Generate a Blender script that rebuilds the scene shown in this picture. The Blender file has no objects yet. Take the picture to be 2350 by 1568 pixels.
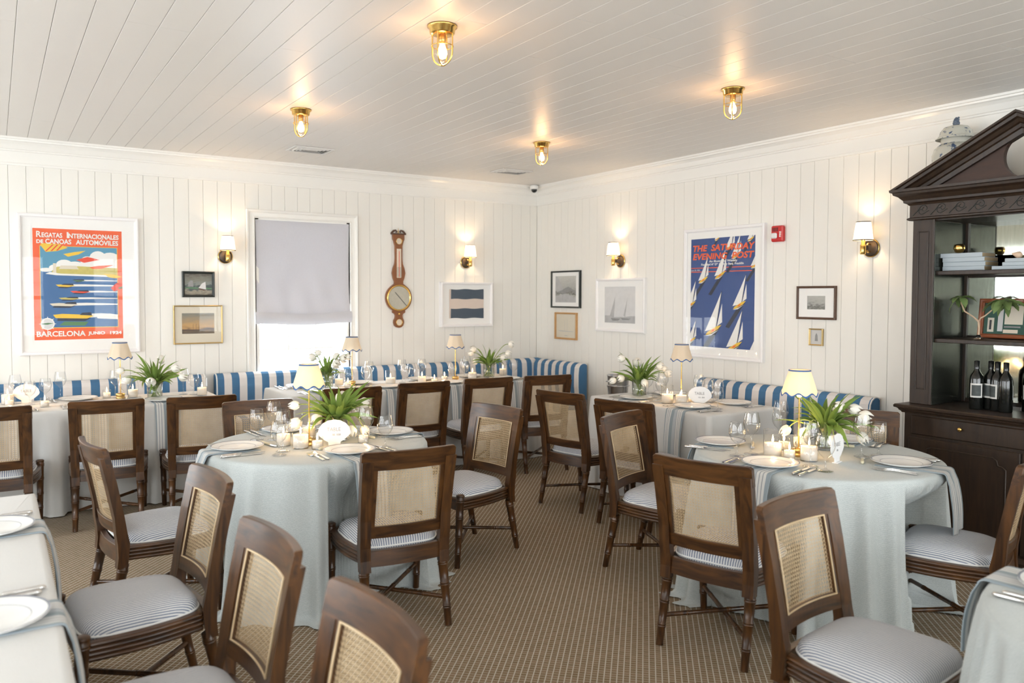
import bpy, bmesh, math, random
from mathutils import Vector, Matrix
PI = math.pi
R = math.radians
rnd = random.Random(7)
sc = bpy.context.scene
COL = sc.collection

# ------------------------------------------------------------------ camera, world, light, exposure
FPX, CX, CY = 1806.98, 1165.31, 748.80            # focal length and principal point for the 2350x1568 frame
YAW, PITCH, ROLL = 0.57819, -0.03877, 0.00254
fw = Vector((math.sin(YAW)*math.cos(PITCH), math.cos(YAW)*math.cos(PITCH), math.sin(PITCH)))
rt = Vector((math.cos(YAW), -math.sin(YAW), 0)); up = rt.cross(fw)
r2 = rt*math.cos(ROLL) + up*math.sin(ROLL); u2 = -rt*math.sin(ROLL) + up*math.cos(ROLL)
cd = bpy.data.cameras.new('camera'); cam = bpy.data.objects.new('camera', cd); COL.objects.link(cam)
m = Matrix.Identity(4)
for i in range(3):
    m[i][0], m[i][1], m[i][2] = r2[i], u2[i], -fw[i]
m.translation = Vector((-5.46411, -7.74092, 1.6)); cam.matrix_world = m
cd.sensor_fit = 'HORIZONTAL'; cd.sensor_width = 36.0; cd.lens = FPX*36/2350
cd.shift_x = (1175-CX)/2350; cd.shift_y = (CY-784)/2350; cd.clip_start = 0.05
cd.dof.use_dof = True; cd.dof.focus_distance = 4.9; cd.dof.aperture_fstop = 2.4
sc.camera = cam

SKY = 13.6
w = bpy.data.worlds.new('overcast_sky'); sc.world = w; w.use_nodes = True
bg = w.node_tree.nodes['Background']; bg.inputs[0].default_value = (0.925, 0.965, 1.0, 1); bg.inputs[1].default_value = SKY
sc.view_settings.view_transform = 'Standard'; sc.view_settings.look = 'None'
sc.view_settings.gamma = 1.0; sc.view_settings.use_curve_mapping = False
sc.view_settings.exposure = 0.27
try:
    sc.cycles.use_denoising = True
    sc.cycles.use_adaptive_sampling = True; sc.cycles.adaptive_threshold = 0.09; sc.cycles.adaptive_min_samples = 16
    sc.cycles.max_bounces = 8; sc.cycles.diffuse_bounces = 4; sc.cycles.glossy_bounces = 4; sc.cycles.transparent_max_bounces = 16
    sc.cycles.caustics_reflective = False; sc.cycles.caustics_refractive = False
    sc.cycles.sample_clamp_indirect = 6.0
except Exception:
    pass

XL, YF, ZC = -8.4, -10.9, 2.89                     # left wall, wall behind the camera, ceiling
ZB = 2.673                                         # top of the wall boards
WA = (-3.34, -2.37, 0.72, 2.345)                   # seen window opening (x0, x1, z0, z1)
LEFT_WINS = [(-1.55, 1.15), (-3.65, 1.15), (-5.75, 1.15), (-7.85, 1.15)]     # centre y, width
FRONT_WINS = [(-7.3, 1.3), (-5.2, 1.3), (-3.1, 1.3), (-1.0, 1.3)]            # centre x, width
WZ0, WZ1 = 0.72, 2.42

def portal(name, loc, rot, sx, sz):                # guides sky sampling through a window opening
    l = bpy.data.lights.new(name, 'AREA'); l.shape = 'RECTANGLE'; l.size = sx; l.size_y = sz
    l.cycles.is_portal = True
    o = bpy.data.objects.new(name, l); COL.objects.link(o); o.location = loc; o.rotation_euler = rot
for y, ww in LEFT_WINS:
    portal('window_daylight', (XL-0.09, y, (WZ0+WZ1)/2), (R(90), 0, R(-90)), ww, WZ1-WZ0)
for x, ww in FRONT_WINS:
    portal('window_daylight', (x, YF-0.09, (WZ0+WZ1)/2), (R(90), 0, 0), ww, WZ1-WZ0)
portal('window_daylight', ((WA[0]+WA[1])/2, 0.13, (WA[2]+WA[3])/2), (R(90), 0, R(180)), WA[1]-WA[0], WA[3]-WA[2])

# ------------------------------------------------------------------ helpers
class MB:
    def __init__(s): s.v = []; s.f = []; s.sm = []
    def add(s, vs, fs, smooth=False):
        b = len(s.v); s.v += [tuple(p) for p in vs]
        s.f += [tuple(i+b for i in f) for f in fs]; s.sm += [smooth]*len(fs); return s
    def box(s, x0, x1, y0, y1, z0, z1):
        vs = [(x, y, z) for z in (z0, z1) for y in (y0, y1) for x in (x0, x1)]
        return s.add(vs, [(0,2,3,1), (4,5,7,6), (0,1,5,4), (2,6,7,3), (0,4,6,2), (1,3,7,5)])
    def bbox(s, x0, x1, y0, y1, z0, z1, b=0.004):   # box with chamfered edges
        bm = bmesh.new(); bmesh.ops.create_cube(bm, size=1.0)
        for v in bm.verts: v.co = ((x0+x1)/2+v.co.x*(x1-x0), (y0+y1)/2+v.co.y*(y1-y0), (z0+z1)/2+v.co.z*(z1-z0))
        bmesh.ops.bevel(bm, geom=bm.edges[:], offset=min(b, .49*min(x1-x0, y1-y0, z1-z0)), segments=1, affect='EDGES')
        bm.verts.index_update(); s.add([v.co[:] for v in bm.verts], [[v.index for v in f.verts] for f in bm.faces]); bm.free(); return s
    def lathe(s, prof, n=24, cx=0, cy=0, z=0, smooth=True, cap0=False, cap1=False):
        vs = []; fs = []; k = len(prof)
        for i in range(n):
            a = 2*PI*i/n; c, q = math.cos(a), math.sin(a)
            vs += [(cx+r*c, cy+r*q, z+h) for r, h in prof]
        for i in range(n):
            j = (i+1) % n
            for t in range(k-1): fs.append((i*k+t, j*k+t, j*k+t+1, i*k+t+1))
        s.add(vs, fs, smooth)
        if cap0: s.add([vs[i*k] for i in range(n)][::-1], [tuple(range(n))])
        if cap1: s.add([vs[i*k+k-1] for i in range(n)], [tuple(range(n))])
        return s
    def tube(s, pts, rad, n=10, cap=True, smooth=True):
        pts = [Vector(p) for p in pts]; k = len(pts)
        rad = rad if isinstance(rad, (list, tuple)) else [rad]*k
        vs = []; fs = []; pu = None
        for i, p in enumerate(pts):
            t = (pts[min(i+1, k-1)]-pts[max(i-1, 0)]).normalized()
            if pu is None: pu = (t.orthogonal()).normalized()
            pu = (pu - t*pu.dot(t)); pu = pu.normalized() if pu.length > 1e-6 else t.orthogonal().normalized()
            q = t.cross(pu)
            vs += [p+(pu*math.cos(2*PI*j/n)+q*math.sin(2*PI*j/n))*rad[i] for j in range(n)]
        for i in range(k-1):
            for j in range(n):
                j2 = (j+1) % n; fs.append((i*n+j, i*n+j2, (i+1)*n+j2, (i+1)*n+j))
        s.add(vs, fs, smooth)
        if cap:
            s.add(vs[:n][::-1], [tuple(range(n))]); s.add(vs[-n:], [tuple(range(n))])
        return s
    def sweep(s, pts, secs, closed=True, caps=True, smooth=False):
        """pts: list of rings given explicitly (list of point lists)"""
        k = len(secs); n = len(secs[0]); vs = [p for r in secs for p in r]; fs = []
        for i in range(k-1):
            for j in range(n if closed else n-1):
                j2 = (j+1) % n; fs.append((i*n+j, i*n+j2, (i+1)*n+j2, (i+1)*n+j))
        if caps and closed: fs += [tuple(range(n))[::-1], tuple(range((k-1)*n, k*n))]
        return s.add(vs, fs, smooth)
    def poly(s, pts, y0, y1):                       # x,z outline made a slab between y0 and y1 (y0 in front)
        n = len(pts); a = sum(pts[i][0]*pts[(i+1) % n][1]-pts[(i+1) % n][0]*pts[i][1] for i in range(n))
        if a < 0: pts = pts[::-1]
        vs = [(x, y0, z) for x, z in pts]+[(x, y1, z) for x, z in pts]
        fs = [tuple(range(n)), tuple(range(n, 2*n))[::-1]]+[((i+1) % n, i, n+i, n+(i+1) % n) for i in range(n)]
        return s.add(vs, fs)
    def grid(s, rows, smooth=True, closed=False):
        k = len(rows); n = len(rows[0]); fs = []
        for i in range(k-1):
            for j in range(n if closed else n-1):
                j2 = (j+1) % n; fs.append((i*n+j, i*n+j2, (i+1)*n+j2, (i+1)*n+j))
        return s.add([p for r in rows for p in r], fs, smooth)
    def ball(s, c, r, n=12, sz=1.0, smooth=True):
        k = max(4, n//2); prof = [(max(1e-4, r*math.sin(PI*i/k)), -r*sz*math.cos(PI*i/k)) for i in range(k+1)]
        return s.lathe(prof, n, c[0], c[1], c[2], smooth)
    def mesh(s, name):
        me = bpy.data.meshes.new(name); me.from_pydata(s.v, [], s.f)
        me.polygons.foreach_set('use_smooth', s.sm); me.update(); return me
    def build(s, name, mat, parent=None, loc=(0,0,0), rot=(0,0,0)):
        me = s.mesh(name); me.materials.append(M[mat] if isinstance(mat, str) else mat)
        return put(name, me, parent, loc, rot)

def put(name, data, parent=None, loc=(0,0,0), rot=(0,0,0)):
    o = bpy.data.objects.new(name, data); COL.objects.link(o); o.location = loc; o.rotation_euler = rot
    if parent: o.parent = parent
    return o
def tag(o, label, cat, group=None):
    o['label'] = label; o['category'] = cat
    if group: o['group'] = group
    return o
def thing(name, label, cat, loc=(0,0,0), rz=0.0, group=None):
    o = put(name, None, None, loc, (0,0,rz)); o.empty_display_size = 0.1
    return tag(o, label, cat, group)
def struct(o): o['kind'] = 'structure'; return o
def copy_tree(o, parent=None):
    c = o.copy(); COL.objects.link(c)
    if parent: c.parent = parent
    for ch in list(o.children): copy_tree(ch, c)
    return c
class Proto:                                        # first use is the original, later uses are copies
    def __init__(s, make): s.make = make; s.o = None
    def __call__(s, loc, rz, label, group=None, tilt=None):
        if s.o is None: s.o = s.make(); o = s.o
        else: o = copy_tree(s.o)
        o.location = loc; o.rotation_euler = (tilt or (0,0))[:2]+(rz,); o['label'] = label
        if group: o['group'] = group
        elif 'group' in o: del o['group']
        return o
def text(body, size, mat, parent, loc, width=None, bold=0.0, shear=0.0, align='LEFT', name='lettering', rot=(PI/2,0,0), sx=None, ext=0.0004):
    c = bpy.data.curves.new(name, 'FONT'); c.body = body; c.size = size; c.offset = bold; c.shear = shear
    c.align_x = align; c.extrude = ext; c.resolution_u = 3
    t = put('t', c); dg = bpy.context.evaluated_depsgraph_get()
    me = bpy.data.meshes.new_from_object(t.evaluated_get(dg)); bpy.data.objects.remove(t); me.materials.clear(); me.materials.append(M[mat])
    o = put(name, me, parent, loc, rot)
    if width and len(me.vertices):
        xs = [v.co.x for v in me.vertices]; o.scale.x = width/(max(xs)-min(xs))
    elif sx: o.scale.x = sx
    return o

# ------------------------------------------------------------------ materials
M = {}
def mk(name):
    m = bpy.data.materials.new(name); m.use_nodes = True; nt = m.node_tree
    M[name] = m; return m, nt, nt.nodes['Principled BSDF']
def N(nt, t, **kw):
    n = nt.nodes.new(t)
    for k, v in kw.items(): setattr(n, k, v)
    return n
def mathn(nt, op, a, b=None, c=None):
    n = N(nt, 'ShaderNodeMath', operation=op)
    for i, v in enumerate((a, b, c)):
        if v is None: continue
        if isinstance(v, (int, float)): n.inputs[i].default_value = v
        else: nt.links.new(v, n.inputs[i])
    return n.outputs[0]
def mixc(nt, fac, a, b):
    n = N(nt, 'ShaderNodeMix', data_type='RGBA')
    for sk, v in ((n.inputs[0], fac), (n.inputs[6], a), (n.inputs[7], b)):
        if isinstance(v, (int, float)): sk.default_value = v
        elif isinstance(v, tuple): sk.default_value = v+(1,) if len(v) == 3 else v
        else: nt.links.new(v, sk)
    return n.outputs[2]
def bump(nt, bs, h, strength=0.2, dist=0.01):
    b = N(nt, 'ShaderNodeBump'); b.inputs['Strength'].default_value = strength; b.inputs['Distance'].default_value = dist
    nt.links.new(h, b.inputs['Height']); nt.links.new(b.outputs[0], bs.inputs['Normal'])
def noise(nt, vec, scale, detail=3, rough=.5):
    n = N(nt, 'ShaderNodeTexNoise'); n.inputs['Scale'].default_value = scale; n.inputs['Detail'].default_value = detail
    n.inputs['Roughness'].default_value = rough
    if vec is not None: nt.links.new(vec, n.inputs['Vector'])
    return n.outputs[0]
def ocoord(nt, scale=None, rotz=None):
    c = N(nt, 'ShaderNodeTexCoord').outputs['Object']
    if scale or rotz:
        mp = N(nt, 'ShaderNodeMapping'); nt.links.new(c, mp.inputs[0])
        if scale: mp.inputs['Scale'].default_value = scale
        if rotz: mp.inputs['Rotation'].default_value = (0,0,rotz)
        c = mp.outputs[0]
    return c
def sepx(nt, v): return N(nt, 'ShaderNodeSeparateXYZ'), v
def plain(name, col, rough=.5, metal=0.0, var=.06, vs=8, bmp=0.0, bs=60, spec=None, coat=0.0, emit=None, es=0.0, sheen=0.0, trans=None):
    m, nt, b = mk(name); oc = ocoord(nt); n = noise(nt, oc, vs)
    dk = tuple(max(0, c*(1-var)) for c in col); lt = tuple(min(1, c*(1+var)) for c in col)
    nt.links.new(mixc(nt, n, dk, lt), b.inputs['Base Color'])
    b.inputs['Roughness'].default_value = rough; b.inputs['Metallic'].default_value = metal
    if spec is not None: b.inputs['Specular IOR Level'].default_value = spec
    if coat: b.inputs['Coat Weight'].default_value = coat; b.inputs['Coat Roughness'].default_value = .15
    if emit: b.inputs['Emission Color'].default_value = emit+(1,); b.inputs['Emission Strength'].default_value = es
    if sheen: b.inputs['Sheen Weight'].default_value = sheen
    if bmp: bump(nt, b, noise(nt, oc, bs), bmp, .004)
    return m
plain('wall_paint', (.835, .82, .77), .42, var=.012, vs=1.5, bmp=.03, bs=90)
plain('ceiling_paint', (.76, .735, .70), .43, var=.015, vs=1.2, bmp=.03, bs=60)
plain('trim_paint', (.85, .84, .80), .3, var=.01)
plain('frame_white', (.86, .85, .85), .35, var=.01)
plain('paper_white', (.90, .89, .88), .75, var=.01)
plain('paper_cream', (.70, .64, .53), .8, var=.03)
plain('paper_grey', (.62, .61, .60), .8, var=.02)
plain('frame_black', (.015, .02, .018), .35)
plain('frame_gold', (.55, .40, .18), .35, metal=.75, var=.15, vs=30)
plain('frame_tan', (.52, .29, .11), .4, var=.15, vs=20)
plain('frame_brown', (.09, .045, .025), .4, var=.3, vs=60)
plain('orange_ink', (.82, .12, .035), .5, var=.03)
plain('blue_ink', (.045, .14, .33), .5, var=.08)
plain('sky_ink', (.09, .29, .45), .5, var=.08)
plain('navy_ink', (.032, .075, .245), .45, var=.08, vs=5)
plain('white_ink', (.83, .82, .80), .5, var=.02)
plain('yellow_ink', (.80, .52, .05), .5, var=.08)
plain('olive_ink', (.55, .47, .13), .5, var=.2, vs=40)
plain('green_ink', (.09, .22, .10), .5, var=.1)
plain('shadow_ink', (.028, .035, .06), .5, var=.1)
plain('red_ink', (.75, .07, .03), .5, var=.05)
plain('dark_ink', (.045, .045, .05), .6)
plain('grey_ink', (.28, .28, .28), .6, var=.2, vs=30)
plain('midgrey_ink', (.45, .45, .46), .6, var=.2, vs=20)
plain('pale_ink', (.66, .66, .67), .6, var=.08, vs=20)
plain('flag_navy', (.075, .10, .135), .85, var=.15, vs=40, bmp=.2, bs=300)
plain('flag_blush', (.72, .60, .53), .85, var=.04, bmp=.2, bs=300)
plain('brass', (.80, .52, .16), .22, metal=1.0, var=.06)
plain('brass_dull', (.62, .42, .17), .35, metal=1.0, var=.1)
plain('bronze_dark', (.055, .042, .033), .4, metal=.5)
plain('silver', (.74, .73, .71), .16, metal=1.0, var=.03)
plain('steel', (.55, .55, .55), .28, metal=1.0, var=.05)
plain('blue_trim', (.045, .13, .33), .7)
plain('black_trim', (.02, .022, .02), .6)
plain('porcelain', (.80, .80, .78), .12, var=.01)
plain('plate_line', (.22, .23, .27), .2)
plain('ivory', (.72, .66, .47), .35)
plain('card_white', (.86, .86, .86), .7, var=.005)
plain('tulip_white', (.84, .82, .74), .5, var=.03)
plain('candle_wick', (.03, .02, .015), .9)
plain('alarm_red', (.55, .02, .02), .3)
plain('plastic_white', (.80, .80, .78), .35)
plain('plastic_black', (.012, .014, .014), .15)
plain('vent_white', (.70, .69, .67), .4)
plain('vent_dark', (.05, .05, .05), .7)
plain('duct_grey', (.10, .10, .10), .6)
plain('bark', (.55, .40, .27), .7, var=.15, vs=60)
plain('plant_leaf', (.15, .22, .075), .45, var=.25, vs=25)
plain('book_blue', (.43, .49, .53), .7, var=.05)
plain('page_tan', (.42, .32, .19), .8, var=.2, vs=120)
plain('shell', (.68, .50, .36), .4, var=.1, vs=40)
plain('bottle_glass', (.006, .007, .006), .12, coat=.3)
plain('bottle_label', (.70, .69, .66), .6)
plain('label_photo', (.06, .07, .07), .6, var=.6, vs=60)
plain('box_felt', (.05, .11, .085), .9)
plain('box_wood', (.28, .075, .025), .3, var=.3, vs=20, coat=.3)
plain('baro_wood', (.24, .085, .025), .35, var=.3, vs=15, coat=.3)
plain('dial_silver', (.50, .48, .40), .35, metal=.2, var=.12, vs=30)
plain('dial_cream', (.72, .62, .50), .5, var=.05)
plain('mortar_dark', (.25, .24, .22), .8)
plain('piping_white', (.80, .80, .78), .8)

def wood(name, c1, c2, rough=.35, coat=.25, sc_=(14, 14, 1.6)):
    m, nt, b = mk(name); oc = ocoord(nt, sc_)
    oi = N(nt, 'ShaderNodeObjectInfo').outputs['Random']
    wn = N(nt, 'ShaderNodeTexNoise'); wn.noise_dimensions = '4D'; wn.inputs['Scale'].default_value = 2.2
    wn.inputs['Detail'].default_value = 6; wn.inputs['Distortion'].default_value = 1.2
    nt.links.new(oc, wn.inputs['Vector']); nt.links.new(mathn(nt, 'MULTIPLY', oi, 9.0), wn.inputs['W'])
    rp = N(nt, 'ShaderNodeValToRGB'); nt.links.new(wn.outputs[0], rp.inputs[0])
    rp.color_ramp.elements[0].position = .32; rp.color_ramp.elements[0].color = c1+(1,)
    rp.color_ramp.elements[1].position = .68; rp.color_ramp.elements[1].color = c2+(1,)
    nt.links.new(rp.outputs[0], b.inputs['Base Color']); b.inputs['Roughness'].default_value = rough
    b.inputs['Coat Weight'].default_value = coat; b.inputs['Coat Roughness'].default_value = .22
    bump(nt, b, wn.outputs[0], .06, .004); return m
wood('chair_wood', (.020, .0068, .0016), (.104, .0405, .0095), rough=.34, coat=.22)
wood('chair_wood_across', (.020, .0068, .0016), (.104, .0405, .0095), rough=.34, coat=.22, sc_=(1.6, 14, 14))
wood('chair_wood_along', (.020, .0068, .0016), (.104, .0405, .0095), rough=.34, coat=.22, sc_=(14, 1.6, 14))
wood('cabinet_wood', (.016, .0085, .0045), (.036, .0185, .009), rough=.46, coat=.06)
wood('pediment_wood', (.028, .011, .0065), (.05, .020, .011), rough=.5, coat=.04, sc_=(2, 8, 10))

def cane():
    m, nt, b = mk('cane'); n = noise(nt, ocoord(nt), 18)
    nt.links.new(mixc(nt, n, (.46, .32, .17), (.72, .57, .37)), b.inputs['Base Color']); b.inputs['Roughness'].default_value = .45
cane()
def stripes(name, ax, period, duty, ca, cb, rough=.85, off=0.0, weave=600, bstr=.15):
    m, nt, b = mk(name); s = N(nt, 'ShaderNodeSeparateXYZ'); oc = ocoord(nt); nt.links.new(oc, s.inputs[0])
    if isinstance(ax, str): src = N(nt, 'ShaderNodeAttribute', attribute_name=ax).outputs['Fac']
    else: src = s.outputs[ax]
    fr = mathn(nt, 'FRACT', mathn(nt, 'ADD', mathn(nt, 'DIVIDE', src, period), off+100.0))
    f = mathn(nt, 'LESS_THAN', fr, duty)
    n = noise(nt, oc, 14)
    base = mixc(nt, f, cb, ca); var = mixc(nt, mathn(nt, 'MULTIPLY', n, .12), base, (.3, .3, .3))
    nt.links.new(var, b.inputs['Base Color']); b.inputs['Roughness'].default_value = rough
    b.inputs['Specular IOR Level'].default_value = .25
    bump(nt, b, noise(nt, oc, weave, 1), bstr, .001); return m
stripes('seat_stripe', 'stripe_u', .0125, .36, (.13, .17, .27), (.74, .74, .74))
stripes('banquette_stripe', 0, .14, .5, (.055, .17, .33), (.77, .74, .72))
def cloth(name, ca, cb, scale=34):
    m, nt, b = mk(name); oc = ocoord(nt)
    wv = N(nt, 'ShaderNodeTexWave', wave_type='BANDS', bands_direction='DIAGONAL'); wv.inputs['Scale'].default_value = scale
    wv.inputs['Distortion'].default_value = 5.0; wv.inputs['Detail'].default_value = 1.5; wv.inputs['Detail Scale'].default_value = 2.2
    nt.links.new(oc, wv.inputs['Vector'])
    n = noise(nt, oc, 6)
    c = mixc(nt, wv.outputs['Fac'], ca, cb)
    nt.links.new(mixc(nt, mathn(nt, 'MULTIPLY', n, .1), c, (.4, .42, .42)), b.inputs['Base Color'])
    b.inputs['Roughness'].default_value = .9; b.inputs['Specular IOR Level'].default_value = .15; b.inputs['Sheen Weight'].default_value = .15
    bump(nt, b, wv.outputs['Fac'], .10, .0012); return m
cloth('cloth_blue', (.45, .492, .488), (.565, .597, .588), 70)
cloth('cloth_white', (.66, .655, .635), (.72, .712, .69), 95)
def napkin_mat():
    m, nt, b = mk('napkin_stripe'); s = N(nt, 'ShaderNodeSeparateXYZ'); oc = ocoord(nt); nt.links.new(oc, s.inputs[0])
    f = mathn(nt, 'ADD', mathn(nt, 'DIVIDE', s.outputs[0], .20), .5)
    rp = N(nt, 'ShaderNodeValToRGB'); rp.color_ramp.interpolation = 'CONSTANT'; nt.links.new(f, rp.inputs[0])
    W_ = (.70, .70, .68, 1); B_ = (.32, .375, .41, 1); G_ = (.34, .365, .39, 1); T_ = (.48, .52, .545, 1)
    stops = [(0, B_), (.13, W_), (.20, G_), (.225, W_), (.29, G_), (.315, W_), (.38, G_), (.40, T_), (.52, B_), (.66, W_), (.73, G_), (.755, W_), (.82, G_), (.845, W_), (.91, B_)]
    e = rp.color_ramp.elements; e[0].position, e[0].color = stops[0]; e[1].position, e[1].color = stops[-1]
    for p, c in stops[1:-1]: q = e.new(p); q.color = c
    nt.links.new(rp.outputs[0], b.inputs['Base Color']); b.inputs['Roughness'].default_value = .9
    b.inputs['Specular IOR Level'].default_value = .15; bump(nt, b, noise(nt, oc, 700, 1), .2, .001)
napkin_mat()
def carpet_mat():
    m, nt, b = mk('carpet'); oc = ocoord(nt, rotz=R(43)); s = N(nt, 'ShaderNodeSeparateXYZ'); nt.links.new(oc, s.inputs[0])
    u = mathn(nt, 'DIVIDE', s.outputs[0], .0268); v = mathn(nt, 'DIVIDE', s.outputs[1], .0205)
    lu = mathn(nt, 'LESS_THAN', mathn(nt, 'FRACT', mathn(nt, 'ADD', u, 1000)), .17)
    lv = mathn(nt, 'LESS_THAN', mathn(nt, 'FRACT', mathn(nt, 'ADD', v, 1000)), .19)
    cell = N(nt, 'ShaderNodeCombineXYZ'); nt.links.new(mathn(nt, 'FLOOR', u), cell.inputs[0]); nt.links.new(mathn(nt, 'FLOOR', v), cell.inputs[1])
    wn = N(nt, 'ShaderNodeTexWhiteNoise'); nt.links.new(cell.outputs[0], wn.inputs['Vector'])
    ground = mixc(nt, wn.outputs['Value'], (.215, .153, .088), (.268, .190, .122))
    line = mixc(nt, lv, (.46, .41, .34), (.43, .375, .30))
    c = mixc(nt, mathn(nt, 'MAXIMUM', lu, lv), ground, line)
    c2 = mixc(nt, lu, c, (.56, .52, .45))
    big = noise(nt, ocoord(nt), .9)
    nt.links.new(mixc(nt, mathn(nt, 'MULTIPLY', big, .10), c2, (.10, .08, .05)), b.inputs['Base Color'])
    b.inputs['Roughness'].default_value = .95; b.inputs['Specular IOR Level'].default_value = .1
    bump(nt, b, noise(nt, ocoord(nt), 420, 2), .5, .002)
carpet_mat()
def thin_glass(name, tint=(1, 1, 1), refl=1.0, rough=.0, ior=1.45, base=0.0, edge=0.0):
    m, nt, b = mk(name); nt.nodes.remove(b); out = nt.nodes['Material Output']
    tr = N(nt, 'ShaderNodeBsdfTransparent'); tr.inputs[0].default_value = tint+(1,)
    gl = N(nt, 'ShaderNodeBsdfGlossy'); gl.inputs['Roughness'].default_value = rough
    fr = N(nt, 'ShaderNodeFresnel'); bf = N(nt, 'ShaderNodeNewGeometry').outputs['Backfacing']   # same reflection on both faces of the thin shell
    nt.links.new(mathn(nt, 'ADD', mathn(nt, 'MULTIPLY', bf, 1/ior-ior), ior), fr.inputs[0])
    mx = N(nt, 'ShaderNodeMixShader'); nt.links.new(mathn(nt, 'ADD', mathn(nt, 'MULTIPLY', fr.outputs[0], refl), base), mx.inputs[0])
    lw = N(nt, 'ShaderNodeLayerWeight'); lw.inputs[0].default_value = .5
    nt.links.new(mixc(nt, mathn(nt, 'MULTIPLY', mathn(nt, 'POWER', lw.outputs['Facing'], 4.0), edge), tint, tuple(c*.45 for c in tint)), tr.inputs[0])
    nt.links.new(tr.outputs[0], mx.inputs[1]); nt.links.new(gl.outputs[0], mx.inputs[2]); nt.links.new(mx.outputs[0], out.inputs[0]); return m
thin_glass('glass', (.975, .982, .985), 1.35, base=.03, edge=.8)
thin_glass('candle_glass', (.99, .99, .985), 1.1, base=.01, edge=.15)
thin_glass('water', (.93, .97, .90), .5)
thin_glass('picture_glass', (.99, .995, .99), .42)
thin_glass('window_glass', (.98, .99, .99), .6)
thin_glass('lamp_glass', (1.0, .97, .92), 1.0)
m, nt, b = mk('mirror'); n_ = noise(nt, ocoord(nt, (26, 26, 2)), 3, 5)
nt.links.new(mixc(nt, n_, (.36, .38, .32), (.62, .64, .57)), b.inputs['Base Color']); b.inputs['Metallic'].default_value = 1.0; b.inputs['Roughness'].default_value = .05
m, nt, b = mk('mirror_dark'); n_ = noise(nt, ocoord(nt, (60, 60, 3)), 3, 5)
nt.links.new(mixc(nt, n_, (.03, .032, .027), (.13, .14, .115)), b.inputs['Base Color']); b.inputs['Metallic'].default_value = .8; b.inputs['Roughness'].default_value = .22
def translucent(name, col, mix=.5, rough=.9, weave=300):
    m, nt, b = mk(name); out = nt.nodes['Material Output']; oc = ocoord(nt); n = noise(nt, oc, weave, 2)
    c = mixc(nt, n, tuple(x*.93 for x in col), col)
    nt.links.new(c, b.inputs['Base Color']); b.inputs['Roughness'].default_value = rough; b.inputs['Specular IOR Level'].default_value = .1
    t = N(nt, 'ShaderNodeBsdfTranslucent'); nt.links.new(c, t.inputs[0])
    mx = N(nt, 'ShaderNodeMixShader'); mx.inputs[0].default_value = mix
    nt.links.new(b.outputs[0], mx.inputs[1]); nt.links.new(t.outputs[0], mx.inputs[2]); nt.links.new(mx.outputs[0], out.inputs[0]); return m
translucent('shade_linen', (.86, .76, .61), .34)
translucent('wax', (.92, .89, .83), .30, rough=.5, weave=10)
translucent('shade_white', (.88, .85, .80), .5)
translucent('roman_shade', (.64, .64, .68), .10, weave=90)
translucent('leaf_green', (.205, .315, .075), .30, rough=.45, weave=20)
translucent('stem_green', (.33, .42, .13), .25, weave=20)
def emis(name, col, s):
    m, nt, b = mk(name); b.inputs['Base Color'].default_value = (0, 0, 0, 1)
    b.inputs['Emission Color'].default_value = col+(1,); b.inputs['Emission Strength'].default_value = s
emis('flame', (1.0, .66, .30), 22.0)
emis('bulb', (1.0, .62, .27), 14.0)
def painting(name, ramp, scale, rotz=0, stretch=(1, 1, 3)):
    m, nt, b = mk(name); oc = ocoord(nt, stretch); s = N(nt, 'ShaderNodeSeparateXYZ'); nt.links.new(ocoord(nt), s.inputs[0])
    n = noise(nt, oc, scale, 5)
    f = mathn(nt, 'ADD', mathn(nt, 'MULTIPLY', mathn(nt, 'SUBTRACT', n, .5), .55), mathn(nt, 'ADD', mathn(nt, 'MULTIPLY', s.outputs[2], ramp[1]), .5))
    rp = N(nt, 'ShaderNodeValToRGB'); nt.links.new(f, rp.inputs[0]); e = rp.color_ramp.elements
    st = ramp[0]; e[0].position, e[0].color = st[0][0], st[0][1]+(1,); e[1].position, e[1].color = st[-1][0], st[-1][1]+(1,)
    for p, c in st[1:-1]: q = e.new(p); q.color = c+(1,)
    nt.links.new(rp.outputs[0], b.inputs['Base Color']); b.inputs['Roughness'].default_value = .4
painting('storm_paint', ([(0, (.09, .07, .05)), (.22, (.30, .27, .20)), (.30, (.06, .075, .07)), (.42, (.03, .05, .05)), (.5, (.20, .22, .20)), (.75, (.17, .16, .12)), (1, (.055, .04, .025))], 4.2), 22)
painting('sunset_paint', ([(0, (.12, .075, .035)), (.2, (.10, .065, .035)), (.3, (.36, .20, .07)), (.45, (.50, .29, .10)), (.65, (.36, .24, .12)), (1, (.20, .19, .15))], 5.0), 14)
painting('photo_paint', ([(0, (.22, .22, .20)), (.2, (.55, .55, .52)), (.35, (.12, .12, .11)), (.5, (.40, .40, .38)), (1, (.55, .55, .52))], 3.2), 26)
m, nt, b = mk('porcelain_blue'); oc = ocoord(nt); n1 = noise(nt, oc, 11, 4, .7); n2 = noise(nt, oc, 30, 4)
rp = N(nt, 'ShaderNodeValToRGB'); nt.links.new(mathn(nt, 'ADD', n1, mathn(nt, 'MULTIPLY', mathn(nt, 'SUBTRACT', n2, .5), .45)), rp.inputs[0])
rp.color_ramp.elements[0].position = .56; rp.color_ramp.elements[0].color = (.60, .60, .53, 1)
rp.color_ramp.elements[1].position = .62; rp.color_ramp.elements[1].color = (.07, .11, .20, 1)
nt.links.new(rp.outputs[0], b.inputs['Base Color']); b.inputs['Roughness'].default_value = .18
plain('porcelain_cream', (.60, .59, .52), .18, var=.03)
plain('porcelain_dark', (.10, .13, .18), .3, var=.4, vs=60)

# ------------------------------------------------------------------ setting: floor, walls, ceiling, trims, windows
struct(MB().box(XL-.2, .2, YF-.2, .2, -.12, 0).build('floor', 'carpet'))

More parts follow.
